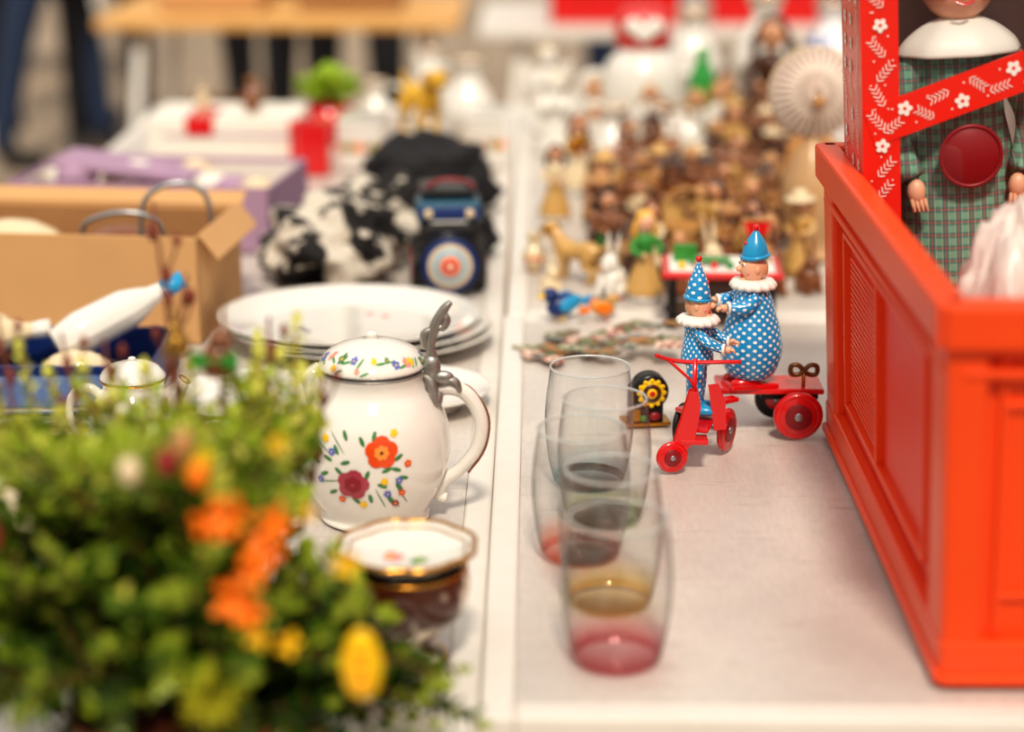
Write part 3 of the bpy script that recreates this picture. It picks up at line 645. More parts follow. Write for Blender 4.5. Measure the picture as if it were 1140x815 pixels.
for t in range(7000):
    if cnt>=125: break
    y=random.uniform(2.53,3.95); x=random.uniform(.07+(y-2.6)*.03,.39+(y-2.6)*.12); h=random.uniform(.085,.13)
    if not free(x,y,h*.21+.001): continue
    pos.append((x,y,h*.21+.001)); cnt+=1
    k=random.choice(['girl','boy','bunny','girl','boy','dog','jug','girl'])
    b=lambda: random.choice(browns)
    rz=random.uniform(-.8,.8)
    if y>3.40 and x<.36 and random.random()<.6:
        random.choice([lambda:f_angel('white_angel_figurine',x,y,h*.95,M_por,rz),lambda:f_vase('white_porcelain_vase',x,y,h,M_por),lambda:f_girl('white_lady_figurine',x,y,h*1.1,M_por,M_lbrown,rz=rz)])(); continue
    if k=='girl': f_girl('earthenware_girl_figurine',x,y,h,b(),random.choice([M_dbrown,M_brown,M_lbrown]),b(),random.choice([None,b()]),b(),rz)
    elif k=='boy': f_boy('earthenware_boy_figurine',x,y,h,b(),random.choice([M_dbrown,M_brown,M_lbrown]),random.choice([M_dbrown,M_brown,M_ochre]),rz,b(),hat=random.choice([None,b()]))
    elif k=='bunny': f_bunny('earthenware_hare_figurine',x,y,h*.7,b(),rz,inner=M_dbrown)
    elif k=='dog': f_dog('earthenware_dog_figurine',x,y,h*.36,b(),rz)
    else: f_jug('brown_glazed_jug',x,y,h*.6,random.choice([M_brown,M_dbrown,M_lbrown]),rz=rz,wide=.9)
f_angel('white_angel_figurine',.035,3.57,.15,M_por); f_angel('white_angel_figurine',.022,3.82,.17,M_por,.2)
f_vase('white_porcelain_vase',.31,3.92,.22,M_por); f_vase('white_porcelain_vase',.45,3.92,.25,M_por)
f_jug('white_porcelain_jug',.13,3.33,.12,M_por,fl=M_pink); f_girl('gilded_lady_figurine',.07,3.22,.13,M_cream,M_brown,top=M_gold,rz=.3)
f_girl('gilded_lady_figurine',.03,3.0,.12,M_ochre,M_dbrown,top=M_cream)
f_girl('brown_haired_doll',.42,3.55,.26,M_brown,M_dbrown,top=M_dbrown,rz=-.2)
f_vase('blue_white_vase',.58,3.90,.24,ramp_mat('blue_white_glaze',blotch_build(C(40,80,170),C(238,238,240),30,.45),.2,.4))
m=MB(); m.lathe([(0,0),(.070,0),(.078,.02),(.080,.09),(.068,.14),(.045,.165),(.045,.175)],M_por,None,32,3)
m.lathe([(.048,.172),(.052,.185),(.05,.225),(.030,.245),(0,.248)],M_red,None,28,3); m.ell((-.02,-.048,.213),(.018,.01,.016),M_white); m.ell((.02,-.048,.213),(.018,.01,.016),M_white); m.ell((0,-.05,.200),(.02,.01,.016),M_white)
m.tube([(-.075,0,.12),(-.11,0,.11),(-.105,0,.05),(-.078,0,.04)],.010,M_por,10); m.tube([(.075,0,.12),(.11,0,.11),(.105,0,.05),(.078,0,.04)],.010,M_por,10)
m.obj('white_canister_with_red_lid',(.20,3.74,.751))
m=MB(); m.lathe([(0,0),(.022,0),(.024,.01),(.022,.12),(.010,.15),(.010,.17),(0,.172)],mat('green_glass',C(50,150,65),.15,coat=.5),None,20,2); m.obj('green_bottle',(.30,3.58,.751),sc=1.1)
# lamp with pleated round shade
m=MB(); m.lathe([(0,0),(.036,0),(.038,.006),(.026,.015),(.040,.06),(.042,.10),(.026,.145),(.010,.17),(.008,.20)],mat('beige_ceramic',C(190,152,110),.35,coat=.2),None,28,3)
V=[];n=64
for j,(r,dy) in enumerate(((.006,-.030),(.012,-.031),(.035,-.022),(.062,.0),(.064,.010))):
    for i in range(n): a=2*pi*i/n; q=(.0 if i%2 else -.008)*(r/.062); V.append(((r+q*.4)*math.cos(a),dy-q,(r+q*.4)*math.sin(a)))
M_pl=mat('pleated_cream_fabric',C(232,218,206),.8,var=.05)
m.add(V,[[j*n+i,j*n+(i+1)%n,(j+1)*n+(i+1)%n,(j+1)*n+i] for j in range(4) for i in range(n)],M_pl,T(0,-.005,.235)@R(-.15,'X'),False)
for i in range(0,n,2):
    a=2*pi*i/n; m.add([(.012*math.cos(a-.014),-.034,.012*math.sin(a-.014)),(.012*math.cos(a+.014),-.034,.012*math.sin(a+.014)),(.0625*math.cos(a+.022),.0065,.0625*math.sin(a+.022)),(.0625*math.cos(a-.022),.0065,.0625*math.sin(a-.022))],[[0,1,2,3]],mat('pleat_fold_shade',C(140,98,88),.8),T(0,-.005,.235)@R(-.15,'X'),False)  # dark strips along the pleat valleys: fold shade put into the colour
m.ell((0,-.045,.228),(.009,.005,.009),M_lbrown); m.ring((0,.008,.233),.063,.002,M_cream,R(pi/2,'X'))
m.obj('lamp_with_pleated_shade',(.388,2.75,.751))
m=MB(); m.prism([(-.045,0),(.045,0),(.05,.10),(.01,.14),(-.035,.11)],.004,M_lbrown,R(1.35,'X')); m.box((0,.015,.006),(.06,.03,.01),M_lbrown,.002); m.obj('cardboard_fan',(.43,3.05,.753))

# ------------------------------------------------------------------ left table
def teapot(name,x,y,z,k,fancy=True,rz=0):
    e=empty(name,(x,y,z),(0,0,rz)); e.scale=(k,k,k)
    m=MB()
    if fancy: prof=[(0,.0),(.046,.0),(.052,.003),(.050,.008),(.060,.026),(.070,.052),(.0725,.076),(.069,.098),(.060,.117),(.052,.129),(.0495,.138),(.051,.146),(.047,.145)]
    else: prof=[(0,.0),(.046,.0),(.050,.004),(.046,.010),(.055,.025),(.068,.050),(.0715,.072),(.067,.095),(.055,.118),(.047,.130),(.046,.136),(.050,.143),(.046,.142)]
    m.lathe(prof,M_por,None,56,4); rf=prof_fn(prof[3:11],4)
    m.ring((0,0,.146 if fancy else .143),.0505 if fancy else .049,.0012,M_pewter if fancy else M_gold,None,48)
    m.obj('body',parent=e)
    m=MB(); zo=.003 if fancy else 0
    lp=[(.047,.144+zo),(.050,.147+zo),(.047,.154+zo),(.037,.163+zo),(.020,.169+zo),(.007,.171+zo),(.005,.173+zo),(.006,.176+zo),(.004,.178+zo),(0,.179+zo)]
    m.lathe(lp,M_por,None,40,3); m.ring((0,0,.1465+zo),.049,.0012,M_pewter,None,48)
    rl=prof_fn(lp[1:5],3)
    random.seed(17)
    for i in range(13):
        a=-2.9+i*.24+random.uniform(-.1,.1); zz=random.choice([.153,.157,.161])+zo; flower2d(m,lathe_map(rl,a,zz,.0006),0,0,random.uniform(.0022,.0046),[mat('painted_blue',C(90,110,190),.2),M_pink,M_yel,mat('painted_leaf',C(70,125,70),.2,var=.3)][i%4],M_yel,5,i)
        decal(m,lathe_map(rl,a+.15,zz-.002,.0006),ellp(0,0,.005,.0010,random.uniform(-1,1)),M_green)
    m.obj('lid',parent=e)
    m=MB()
    m.tube([(.052,0,.118),(.068,-.002,.128),(.088,-.002,.122),(.101,-.002,.098),(.098,-.002,.070),(.082,-.002,.048),(.066,-.002,.036),(.060,-.002,.022),(.068,-.002,.018)],[.007,.0075,.0075,.007,.0065,.006,.007,.006,.005],M_por,14,6)
    m.tube([(.075,-.003,.1325),(.092,-.003,.1275),(.1085,-.003,.100),(.105,-.003,.068),(.089,-.003,.044)],.0012,M_brown,6,5)
    if fancy: m.tube([(-.044,0,.118),(-.052,0,.134),(-.060,0,.145)],[.020,.015,.010],M_por,14)
    else: m.tube([(-.050,0,.105),(-.066,0,.125),(-.078,0,.142)],[.020,.014,.010],M_por,14); m.ring((-.079,0,.143),.0095,.0012,M_gold,R(-.6,'Y'))
    m.obj('handle_and_spout',parent=e)
    if fancy:
        m=MB()
        m.tube([(.040,-.006,.146),(.054,-.010,.138),(.060,-.014,.116),(.064,-.012,.126)],[.005,.0055,.005,.003],M_pewter,10)
        m.tube([(.050,-.008,.128),(.058,-.008,.150),(.055,-.008,.170),(.060,-.008,.190),(.068,-.008,.205),(.074,-.008,.212)],[.006,.005,.0045,.0055,.0045,.0025],M_pewter,10)
        m.tube([(.056,-.008,.165),(.050,-.008,.172),(.050,-.008,.182),(.058,-.008,.186)],[.0035,.004,.004,.003],M_pewter,8)
        m.tube([(.060,-.008,.192),(.066,-.008,.188),(.070,-.008,.196),(.064,-.008,.204)],[.003,.0045,.004,.003],M_pewter,8)
        m.ell((.0555,-.010,.150),(.009,.006,.012),M_pewter); m.ell((.066,-.010,.140),(.011,.005,.007),M_pewter)
        m.tube([(.066,-.010,.140),(.078,-.010,.136),(.082,-.010,.126)],[.004,.004,.002],M_pewter,8)
        m.tube([(.035,-.008,.150),(.05,-.008,.144),(.066,-.008,.136)],[.004,.006,.004],M_pewter,10)
        m.obj('pewter_thumbpiece',parent=e)
    m=MB(); mo=mat('painted_poppy',C(225,80,30),.2,coat=.4,var=.2); mr=mat('painted_rose',C(165,50,70),.2,coat=.4,var=.25); mg=mat('painted_leaf',C(70,125,70),.2,var=.3); mbl=mat('painted_blue',C(90,110,190),.2)
    A=-1.58; q=1.12
    mp0=lathe_map(rf,A,.072)
    mp=lambda u,v,off=0: mp0(u*q,v*q,off)
    def lf(u,v,a,l=.009,w=.0018): decal(m,lambda p,q_:mp(p,q_,0),ellp(u,v,l*.5,w,a,8),mg)
    for (u,v,a) in [(-.018,.004,.3),(-.024,-.004,2.4),(.0,-.006,1.2),(.006,.026,1.4),(-.004,.022,2.0),(.024,-.002,-.3),(.026,.008,.6),(-.034,.006,2.7),(-.038,-.008,.4),(-.010,-.030,-.8),(.012,-.016,-.4),(-.046,.002,2.8),(-.018,.026,1.9),(.026,-.018,-.9),(-.03,-.024,.5),(.016,-.002,.4),(.030,-.010,-.2),(.018,-.030,-1.2),(-.026,.014,2.0),(.002,-.028,-1.4),(-.042,.012,2.2)]: lf(u,v,a)
    for u,v,a in [(-.04,.016,2.5),(-.050,.010,2.9),(.01,-.028,-1.2),(.02,-.03,-1),(-.025,.020,2.2),(-.032,-.014,.2),(.028,-.026,-1.1)]: decal(m,lambda p,q_:mp(p,q_,0),ellp(u,v,.011,.0005,a,8),mg)
    flower2d(m,mp,.012,.013,.0130,mo,M_dbrown,5,.3,.0004,.55); flower2d(m,mp,.012,.013,.006,mat('painted_poppy_inner',C(245,150,70),.2),M_dbrown,7,.8,.0009)
    flower2d(m,mp,-.012,-.015,.0130,mr,M_pink,5,.1,.0004,.55); flower2d(m,mp,-.012,-.015,.007,M_dred,mr,6,.5,.0009,.45)
    for u,v,c_ in [(-.030,.012,mbl),(-.042,-.014,mbl),(.026,-.012,mbl),(.022,.028,M_yel),(-.036,.022,M_yel),(-.004,-.034,M_yel),(.016,-.024,mbl),(-.05,.02,mr),(.034,.002,mo),(.028,-.024,mo),(.014,-.012,M_yel),(.022,-.034,mr),(-.022,-.030,mo)]: flower2d(m,mp,u,v,.0032,c_,M_yel,5,u*50,.0004,.45)
    m.obj('painted_flowers',parent=e)
    return e
teapot('porcelain_coffee_pot',-.152,1.768,.7285,1.0,True)
teapot('porcelain_teapot',-.405,1.90,.7285,.66,False,pi)

m=MB()
m.lathe([(0,0),(.032,0),(.034,.004),(.022,.012),(.020,.020),(.034,.032),(.050,.050),(.055,.070),(.053,.088),(.049,.090)],ramp_mat('brown_white_glaze',blotch_build(C(72,34,20),C(226,216,198),14,.54),.15,.6),None,44,4)
m.ring((0,0,.089),.0515,.0018,M_gold); m.ring((0,0,.004),.033,.0016,M_gold)
wb=lambda a:1+.07*abs(math.sin(a*4))
m.lathe([(0,.091),(.030,.092),(.044,.096),(.056,.106),(.058,.108),(.054,.1075),(.042,.100),(.0,.096)],M_por,None,80,3,wob=lambda a,z:wb(a))
for rr,zz,w_ in ((.0575,.108,.0024),(.050,.1045,.0008)): m.tube([(rr*wb(a)*math.cos(a),rr*wb(a)*math.sin(a),zz) for a in [2*pi*i/80 for i in range(81)]],w_,M_gold,6,1)
flower2d(m,lambda u,v,off=0:(u,v,.0975+off),-.015,.0,.012,M_pink,M_yel,5,.3); flower2d(m,lambda u,v,off=0:(u,v,.0975+off),.012,-.01,.009,M_green,M_yel,5,.3)
m.obj('footed_bowl_with_saucer',(-.100,1.445,.7285),sc=.90)

def plate(name,x,y,z,rx,ry,gold=None,fl=False):
    m=MB(); m.M=S(rx,ry,1)
    m.lathe([(0,.002),(.55,.0015),(.60,.0),(.64,.004),(.75,.010),(.98,.020),(1,.0215),(.98,.0225),(.75,.013),(.64,.008),(0,.006)],M_por,None,64,3)
    if fl:
        for i in range(5):
            a=random.random()*6.28; flower2d(m,lambda u,v,off=0:(u,v,.0075+off),.38*math.cos(a),.38*math.sin(a),.035,M_dblue if i%2 else M_pink,M_yel,5,a)
    m.M=Matrix.Identity(4)
    return m.obj(name,(x,y,z))
plate('oval_platter',-.212,2.365,.7285,.160,.145); plate('oval_platter',-.222,2.370,.7365,.165,.148,fl=True); plate('oval_platter',-.232,2.372,.7445,.163,.145,fl=True)
plate('dinner_plate',-.132,2.115,.7285,.082,.082)
plate('dinner_plate',-.315,2.09,.7285,.09,.09)

def openbox(name,cx,cy,w,d,h,mo,mi_,rz=0,flaps=True,z=.7285):
    m=MB(); t=.004
    m.box((0,0,t/2),(w,d,t),mo,0)
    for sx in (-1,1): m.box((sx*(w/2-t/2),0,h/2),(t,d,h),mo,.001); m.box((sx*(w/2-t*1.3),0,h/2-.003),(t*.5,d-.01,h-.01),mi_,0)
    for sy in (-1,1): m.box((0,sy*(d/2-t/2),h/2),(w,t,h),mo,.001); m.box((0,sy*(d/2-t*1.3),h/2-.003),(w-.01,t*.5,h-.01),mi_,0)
    if flaps:
        m.box((0,d/2+.018,h-.004),(w,.05,t*.8),mo,.001,R(.5,'X')); m.box((w/2+.012,0,h-.012),(.04,d*.95,t*.8),mo,.001,R(.9,'Y'))
    return m,(cx,cy,z),(0,0,rz)
m,l,r=openbox('cardboard_box',-.598,2.485,.39,.21,.135,M_card,M_card2,-.1)
m.box((-.100,-.107,.055),(.07,.001,.08),M_paper,0); 
for i in range(5): m.box((-.107+random.uniform(-.004,.004),-.1078,.03+i*.011),(.045,.0006,.003),M_rub,0)
m.tube([(.03,-.05,.10),(.04,-.06,.14),(.09,-.06,.155),(.13,-.05,.14),(.14,-.04,.08)],.0035,M_steel,8); m.tube([(.09,0,.10),(.10,0,.16),(.14,.01,.18),(.175,.02,.16),(.18,.02,.09)],.0035,M_steel,8)
m.ell((-.08,0,.08),(.08,.06,.05),M_cream); m.ell((.06,.03,.07),(.07,.05,.05),M_brown)
m.obj('cardboard_box_of_bric_a_brac',l,r)
m,l,r=openbox('t',-.60,2.195,.34,.17,.045,M_dblue,M_dblue,0,False)
def lying(m,a,b,mt,cap):
    a,b=Vector(a),Vector(b); d=b-a
    m.tube([a,a+d*.2,a+d*.55,a+d*.75,a+d*.86],[.018,.026,.024,.012,.009],mt,14); m.tube([a+d*.84,b],[.0105,.012],cap,12,1)
lying(m,(.05,-.02,.05),(.185,.055,.11),M_por,M_blue); lying(m,(-.10,.0,.045),(.03,.04,.055),M_cream,M_por); lying(m,(-.14,-.05,.04),(-.02,-.045,.04),M_por,M_pink)
m.ell((-.12,.02,.065),(.022,.022,.026),M_skin); m.ell((-.125,.028,.072),(.024,.022,.026),M_dbrown); m.ell((-.06,.05,.045),(.05,.03,.03),M_cream); m.ell((.08,-.05,.03),(.04,.025,.024),M_cream)
m.obj('blue_tray_of_porcelain_bottles',l,r)
m=MB(); ccols=[mat('book_yellow',C(215,185,95),.5),mat('book_green',C(110,130,100),.5),mat('book_blue',C(60,90,140),.5)]
for i in range(3):
    q=R(.05*i-.03,'Z'); m.box((0.004*i,0,.006+i*.0125),(.20,.11,.0025),ccols[i],.0005,q); m.box((.004*i,0,.010+i*.0125-.001),(.192,.104,.007),M_paper,.0005,q); m.box((.004*i,0,.0135+i*.0125),(.20,.11,.002),ccols[i],.0005,q)
m.obj('stack_of_books',(-.56,2.035,.7285))
m=MB()
for i in range(4): m.box((random.uniform(-.01,.01),random.uniform(-.01,.01),.003+.005*i),(.19,.13,.004),[M_paper,M_cream][i%2],.001,R(.08*i,'Z'))
m.obj('stack_of_postcards',(-.47,1.735,.7285))
plate('dinner_plate',-.44,1.58,.7285,.085,.085); f_jug('cream_milk_jug',-.27,1.66,.065,M_cream,fl=M_red,z=.7285)
f_jug('white_porcelain_jug',-.31,1.83,.07,M_por,fl=M_org,z=.7285)

m,l,r=openbox('l',-.575,2.99,.40,.24,.10,M_lilac,M_paper,-.12,False)
for i in range(9): m.ell((-.16+i*.04,random.uniform(-.05,.05),.07+random.uniform(0,.025)),(.035,.03,.025),[M_paper,M_lilac,M_cream][i%3],R(i,'Z'))
m.box((-.05,.0,.105),(.22,.12,.01),M_lilac,.002,R(.1,'Y')); m.obj('lilac_cardboard_box',l,r)
lump('patterned_cloth',(-.285,2.74,.7285),(.095,.14,.062),M_bw,.4,2.2,9,64,hf=.3)
lump('patterned_cloth',(-.235,2.96,.7285),(.09,.06,.055),M_bw,.35,2.2,4,50,hf=.3)
M_blk=mat('black_fabric',C(26,24,28),.8,bump=.4,bscale=25)
lump('black_handbag',(-.180,3.19,.7285),(.110,.125,.066),M_blk,.3,2.2,2,60,hf=.5)
lump('folded_grey_cloth',(-.105,2.845,.7285),(.045,.06,.045),M_blk,.3,2.2,12,50,hf=.4)
def tractor():
    m=MB(); q=R(pi/2,'X'); teal=mat('teal_tin',C(25,85,110),.3,coat=.5)
    m.cyl((0,-.052,.044),.044,.012,M_dblue,q,40); m.ring((0,-.055,.044),.041,.004,M_black,q,40)
    for r_,c_,o in ((.036,M_dblue,.0595),(.030,M_cream,.0605),(.023,M_blue,.0615),(.018,M_cream,.0625),(.013,M_red,.0635),(.005,M_cream,.0645)): m.cyl((0,-o,.044),r_,.002,c_,q,36,.0004)
    m.box((0,.01,.075),(.080,.11,.05),M_black,.008); m.box((0,0,.112),(.090,.07,.030),teal,.008); m.box((0,.02,.098),(.07,.10,.05),M_black,.006)
    m.box((0,-.037,.112),(.084,.004,.016),M_dblue,.001); m.cyl((-.028,-.04,.112),.006,.006,M_cream,q); m.cyl((.028,-.04,.112),.006,.006,M_cream,q); m.box((0,-.037,.098),(.05,.004,.006),M_white,.001)
    m.box((0,.02,.137),(.078,.085,.008),M_black,.004); m.tube([(-.03,0,.14),(-.01,0,.150),(.02,0,.149),(.036,0,.14)],.003,M_dred,8)
    for sx in (-1,1): wheel(m,(sx*.044,.0,.030),.030,.014,M_rub,M_red,pi/2); wheel(m,(sx*.044,.055,.030),.030,.014,M_rub,M_red,pi/2)
    m.obj('tin_toy_tractor',(-.120,2.655,.7285),(0,0,.08))
tractor()
m=MB(); m.box((0,0,.045),(.27,.20,.09),M_paper,.003); m.box((-.04,-.04,.0905),(.05,.12,.004),M_red,.001); m.box((-.04,-.101,.075),(.05,.002,.03),M_red,0); m.box((.128,-.101,.045),(.012,.002,.088),M_red,0); m.box((.02,-.101,.06),(.25,.002,.004),M_lilac,0)
m.obj('white_gift_box',(-.565,3.62,.7285))
f_jug('brown_glazed_jug',-.52,3.60,.06,M_brown,z=.8205); f_bunny('white_rabbit_figurine',-.62,3.66,.05,M_cream,z=.8205)
m=MB(); m.box((0,0,.045),(.055,.05,.09),M_red,.003); m.box((0,0,.092),(.058,.053,.008),M_red,.002); m.obj('red_tin_canister',(-.395,3.48,.7285))
m=MB(); m.lathe([(0,0),(.03,0),(.04,.06),(.036,.06)],M_red,None,20,1)
random.seed(3)
for i in range(60):
    a=random.random()*6.28; t=random.uniform(.2,1.2); L_=random.uniform(.03,.06); d=Vector((math.cos(a)*math.sin(t),math.sin(a)*math.sin(t),math.cos(t)))
    m.ell(Vector((0,0,.06))+d*L_,(.008,.004,.014),mat('primula_leaf',C(150,180,40),.5),d.to_track_quat('Z','Y').to_matrix().to_4x4(),8)
m.obj('potted_plant',(-.40,3.80,.7285),sc=1.2)
def tray(x,y,w,d,h,name='white_flowered_box'):
    m=MB(); m.box((0,0,h/2),(w,d,h),M_por,.006); mp=lambda u,v,off=0:(u,-d/2-.0006-off,v)
    for i in range(6): flower2d(m,mp,-w/2+w*(i+.5)/6,h*.5,.009,[M_pink,M_green,M_org][i%3],M_yel,5,i)
    m.box((0,0,h+.003),(w*1.02,d*1.02,.008),M_por,.003); m.obj(name,(x,y,.7285))
tray(-.315,3.56,.085,.12,.085); tray(-.094,3.58,.075,.12,.09)
f_jug('white_porcelain_jug',-.31,3.80,.12,M_por,fl=M_pink,z=.7285); f_jug('white_porcelain_jug',-.13,3.80,.16,M_por,z=.7285,rz=pi-.4); f_vase('white_porcelain_vase',-.21,3.98,.16,M_por,z=.7285)
f_bunny('white_rabbit_figurine',-.225,3.70,.12,M_por,z=.7285); f_jug('sugar_bowl',-.12,3.44,.07,M_por,z=.7285,fl=M_org); 
m=MB(); m.lathe([(0,0),(.025,0),(.034,.02),(.034,.045),(.02,.062),(0,.066)],M_dred,None,24,3); m.obj('dark_red_pot',(-.215,3.40,.7285),sc=1.1)
m=MB(); m.box((0,0,.032),(.11,.07,.064),M_dbrown,.003); m.obj('small_cardboard_box',(-.205,3.50,.7285))
f_dog('yellow_plush_dog',-.205,3.50,.13,mat('yellow_plush',C(222,175,60),.9,bump=.6,bscale=120),-1.1,z=.7925,ear=M_ochre)

# ------------------------------------------------------------------ boxwood bush
def bush():
    random.seed(42)
    e=empty('potted_boxwood_with_easter_decorations',(0,0,0))
    CY=1.24
    ctr=Vector((-.250,CY,.845)); rad=Vector((.165,.130,.165))
    m=MB(); m.lathe([(0,0),(.062,0),(.066,.005),(.078,.055),(.084,.058),(.084,.068),(.078,.068),(.074,.060),(0,.058)],M_terra,T(-.235,CY,.7285),36,1); m.obj('pot',parent=e)
    st=MB(); lv=MB(); 
    for x in LEAF: lv.mi(x)
    def zmax(X,Y=1.22):
        K=[(-.60,.95),(-.34,1.0),(-.30,.985),(-.25,1.00),(-.20,1.025),(-.165,1.02),(-.150,.955),(-.122,.890),(-.085,.850),(-.035,.795),(.2,.76)]
        f=1.22/max(Y,1.0); X=X*f
        for (a,b),(c,d) in zip(K,K[1:]):
            if a<=X<=c:
                z=b+(d-b)*(X-a)/(c-a); return 1.40-(1.40-z)/f
        return .76
    def clampv(v): 
        v=v.copy(); v.z=min(v.z,zmax(v.x,v.y)-random.uniform(0,.02)); v.z=max(v.z,.765); return v
    def leaf(p,d,up,L_,w,mt):
        d=d.normalized(); sd=d.cross(up)
        if sd.length<1e-3: sd=d.orthogonal()
        sd.normalize(); nn=sd.cross(d)
        V=[p,p+d*L_*.5-nn*L_*.06,p+d*L_-nn*L_*.10, p+d*L_*.30+sd*w+nn*w*.35,p+d*L_*.72+sd*w*.85+nn*w*.3, p+d*L_*.30-sd*w+nn*w*.35,p+d*L_*.72-sd*w*.85+nn*w*.3]
        lv.add(V,[[0,1,2,4,3],[0,5,6,2,1]],LEAF[mt])
    def shoot(pts,l0,start=.35,light=0):
        P=cr(pts,8); n=len(P); st.tube(pts,[.0018,.0009],M_stem,5,4)
        ln=0; nxt=0; tot=sum((P[i+1]-P[i]).length for i in range(n-1)); k=0
        for i in range(n-1):
            sg=(P[i+1]-P[i]); sl=sg.length
            while nxt<ln+sl:
                t=(nxt-ln)/max(sl,1e-6); p=P[i]+sg*t; d=sg.normalized(); fr=nxt/tot
                nxt+=.0082
                if fr<start: continue
                o=d.orthogonal().normalized(); o=Matrix.Rotation(k*pi/2+random.uniform(-.4,.4),3,d)@o; k+=1
                for sg_ in (-1,1):
                    dd=(o*sg_+d*random.uniform(.5,1.0)+Vector((0,0,.15))); L_=l0*random.uniform(.75,1.15)*(1-.35*max(0,fr-.8)/.2)
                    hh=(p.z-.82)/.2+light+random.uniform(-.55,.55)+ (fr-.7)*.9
                    mt=0 if hh<.05 else 1 if hh<.55 else 2 if hh<1.1 else 3  # sunlit look painted in: upper and outer leaves get paler materials
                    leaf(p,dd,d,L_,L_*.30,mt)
            ln+=sl
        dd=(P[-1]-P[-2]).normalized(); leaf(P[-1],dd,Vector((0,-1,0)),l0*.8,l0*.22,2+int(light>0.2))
    base=Vector((-.235,CY,.775))
    for i in range(90):
        a=random.random()*2*pi; zc=random.uniform(-.45,1.0); q=math.sqrt(max(0,1-zc*zc))
        tip=clampv(ctr+Vector((q*math.cos(a)*rad.x,q*math.sin(a)*rad.y,zc*rad.z))*random.uniform(.75,1.10))
        mid=clampv(base.lerp(tip,.55)+Vector((random.uniform(-.02,.02),random.uniform(-.02,.02),.02))); b0=base+Vector((random.uniform(-.04,.04),random.uniform(-.03,.03),random.uniform(-.01,.01)))
        shoot([b0,mid,tip],.0185,.30)
        for k in range(2):
            s0=mid.lerp(tip,random.uniform(.1,.6)); dr=Vector((random.uniform(-1,1),random.uniform(-1,1),random.uniform(-.2,1))).normalized()*random.uniform(.035,.07)+(tip-mid)*.4
            e1=clampv(s0+dr); shoot([s0,s0.lerp(e1,.5)+Vector((0,0,.004)),e1],.017,.1)
    for i in range(16):
        X=random.uniform(-.16,-.045); t=Vector((X,CY+random.uniform(-.08,.02),random.uniform(.77,zmax(X))))
        shoot([base+Vector((.05,0,.01)),base.lerp(t,.6)+Vector((0,0,.015)),t],.0165,.35,.1)
    for i in range(26):
        t=Vector((random.uniform(-.42,-.19),random.uniform(1.30,1.42),random.uniform(.90,.985)))
        mid=base.lerp(t,.55)+Vector((0,.02,.015)); shoot([base+Vector(((t.x+.235)*.25,.03,0)),mid,t],.0165,.35,.15)
    for tx,ty,tz in [(-.176,1.40,1.015),(-.186,1.38,.995),(-.168,1.36,.988),(-.162,1.40,.975),(-.205,1.40,1.002),(-.226,1.38,.985),(-.250,1.37,.990),(-.285,1.38,.985),(-.330,1.38,.985),(-.375,1.38,1.00),(-.392,1.36,.985),(-.36,1.40,.975),(-.305,1.36,.97),(-.195,1.34,1.010)]:
        t=Vector((tx,ty,tz)); b0=Vector((base.x+(tx-base.x)*.45,CY+.05,.80)); md=Vector((b0.x*.35+tx*.65,ty-.03,.89)); shoot([b0,md,t],.0165,.35,.3)
        for k in range(3):
            s0=md.lerp(t,random.uniform(.0,.55)); shoot([s0,s0+Vector((random.uniform(-.014,.014),random.uniform(-.02,.02),.016)),s0+Vector((random.uniform(-.026,.020),random.uniform(-.03,.03),.034))],.0145,.1,.25)
    mb_=mat('catkin_bud',C(128,60,46),.6)
    def twig(p0,p1,bend,nb=4):
        p0,p1=Vector(p0),Vector(p1); mid=(p0+p1)/2+Vector((bend,0,0)); st.tube([p0,mid,p1],[.0022,.0013],M_stem,6)
        P=cr([p0,mid,p1],8)
        for k in range(nb): q=P[int(6+k*10/nb)]; st.ell(q+Vector((random.uniform(-.004,.004),0,0)),(.0036,.0036,.0075),mb_,None,8)
        for k in range(2):
            q=P[int(8+k*4)]; s_=1 if k else -1; st.tube([q,q+Vector((s_*.007,0,.010)),q+Vector((s_*.012,0,.024))],[.0012,.0008],M_stem,5,3); st.ell(q+Vector((s_*.012,0,.027)),(.003,.003,.006),mb_,None,8)
    twig((-.262,1.38,.86),(-.285,1.44,1.100),.004,6); twig((-.300,1.38,.86),(-.262,1.44,1.045),.004,5); twig((-.36,1.38,.86),(-.402,1.42,1.020),-.006); twig((-.33,1.36,.86),(-.355,1.42,1.005),.005); twig((-.29,1.34,.86),(-.318,1.40,1.005),-.004); twig((-.205,1.36,.86),(-.200,1.43,1.015),.004); twig((-.175,1.38,.86),(-.160,1.43,.970),.004)
    st.obj('stems',parent=e); lv.obj('leaves',parent=e)
    d=MB()
    def petalflower(c,r,mt,n=5,cen=M_yel):
        nrm=Vector((random.uniform(-.6,.6),-1,random.uniform(-.1,.9)))
        Q=nrm.to_track_quat('Z','Y').to_matrix().to_4x4()
        for i in range(n):
            a=2*pi*i/n+random.uniform(-.2,.2); d.ell(Vector(c)+(Q.to_3x3()@Vector((math.cos(a)*r*.55,math.sin(a)*r*.55,r*.12))),(r*.55,r*.26,r*.10),mt,Q@R(a,'Z')@R(-random.uniform(.2,.9),'Y'),10)
        d.ell(Vector(c)+(Q.to_3x3()@Vector((0,0,r*.1))),(r*.15,r*.15,r*.2),cen,Q,8)
    F0=CY-.135
    for x,y,z,r in [(-.182,F0,.980,.016),(-.196,F0,.974,.013),(-.160,F0,.958,.016),(-.170,F0,.944,.012),(-.182,F0,.926,.016),(-.173,F0,.918,.012),(-.155,F0,.974,.012)]: petalflower((x,y,z),r,M_org,cen=M_org)
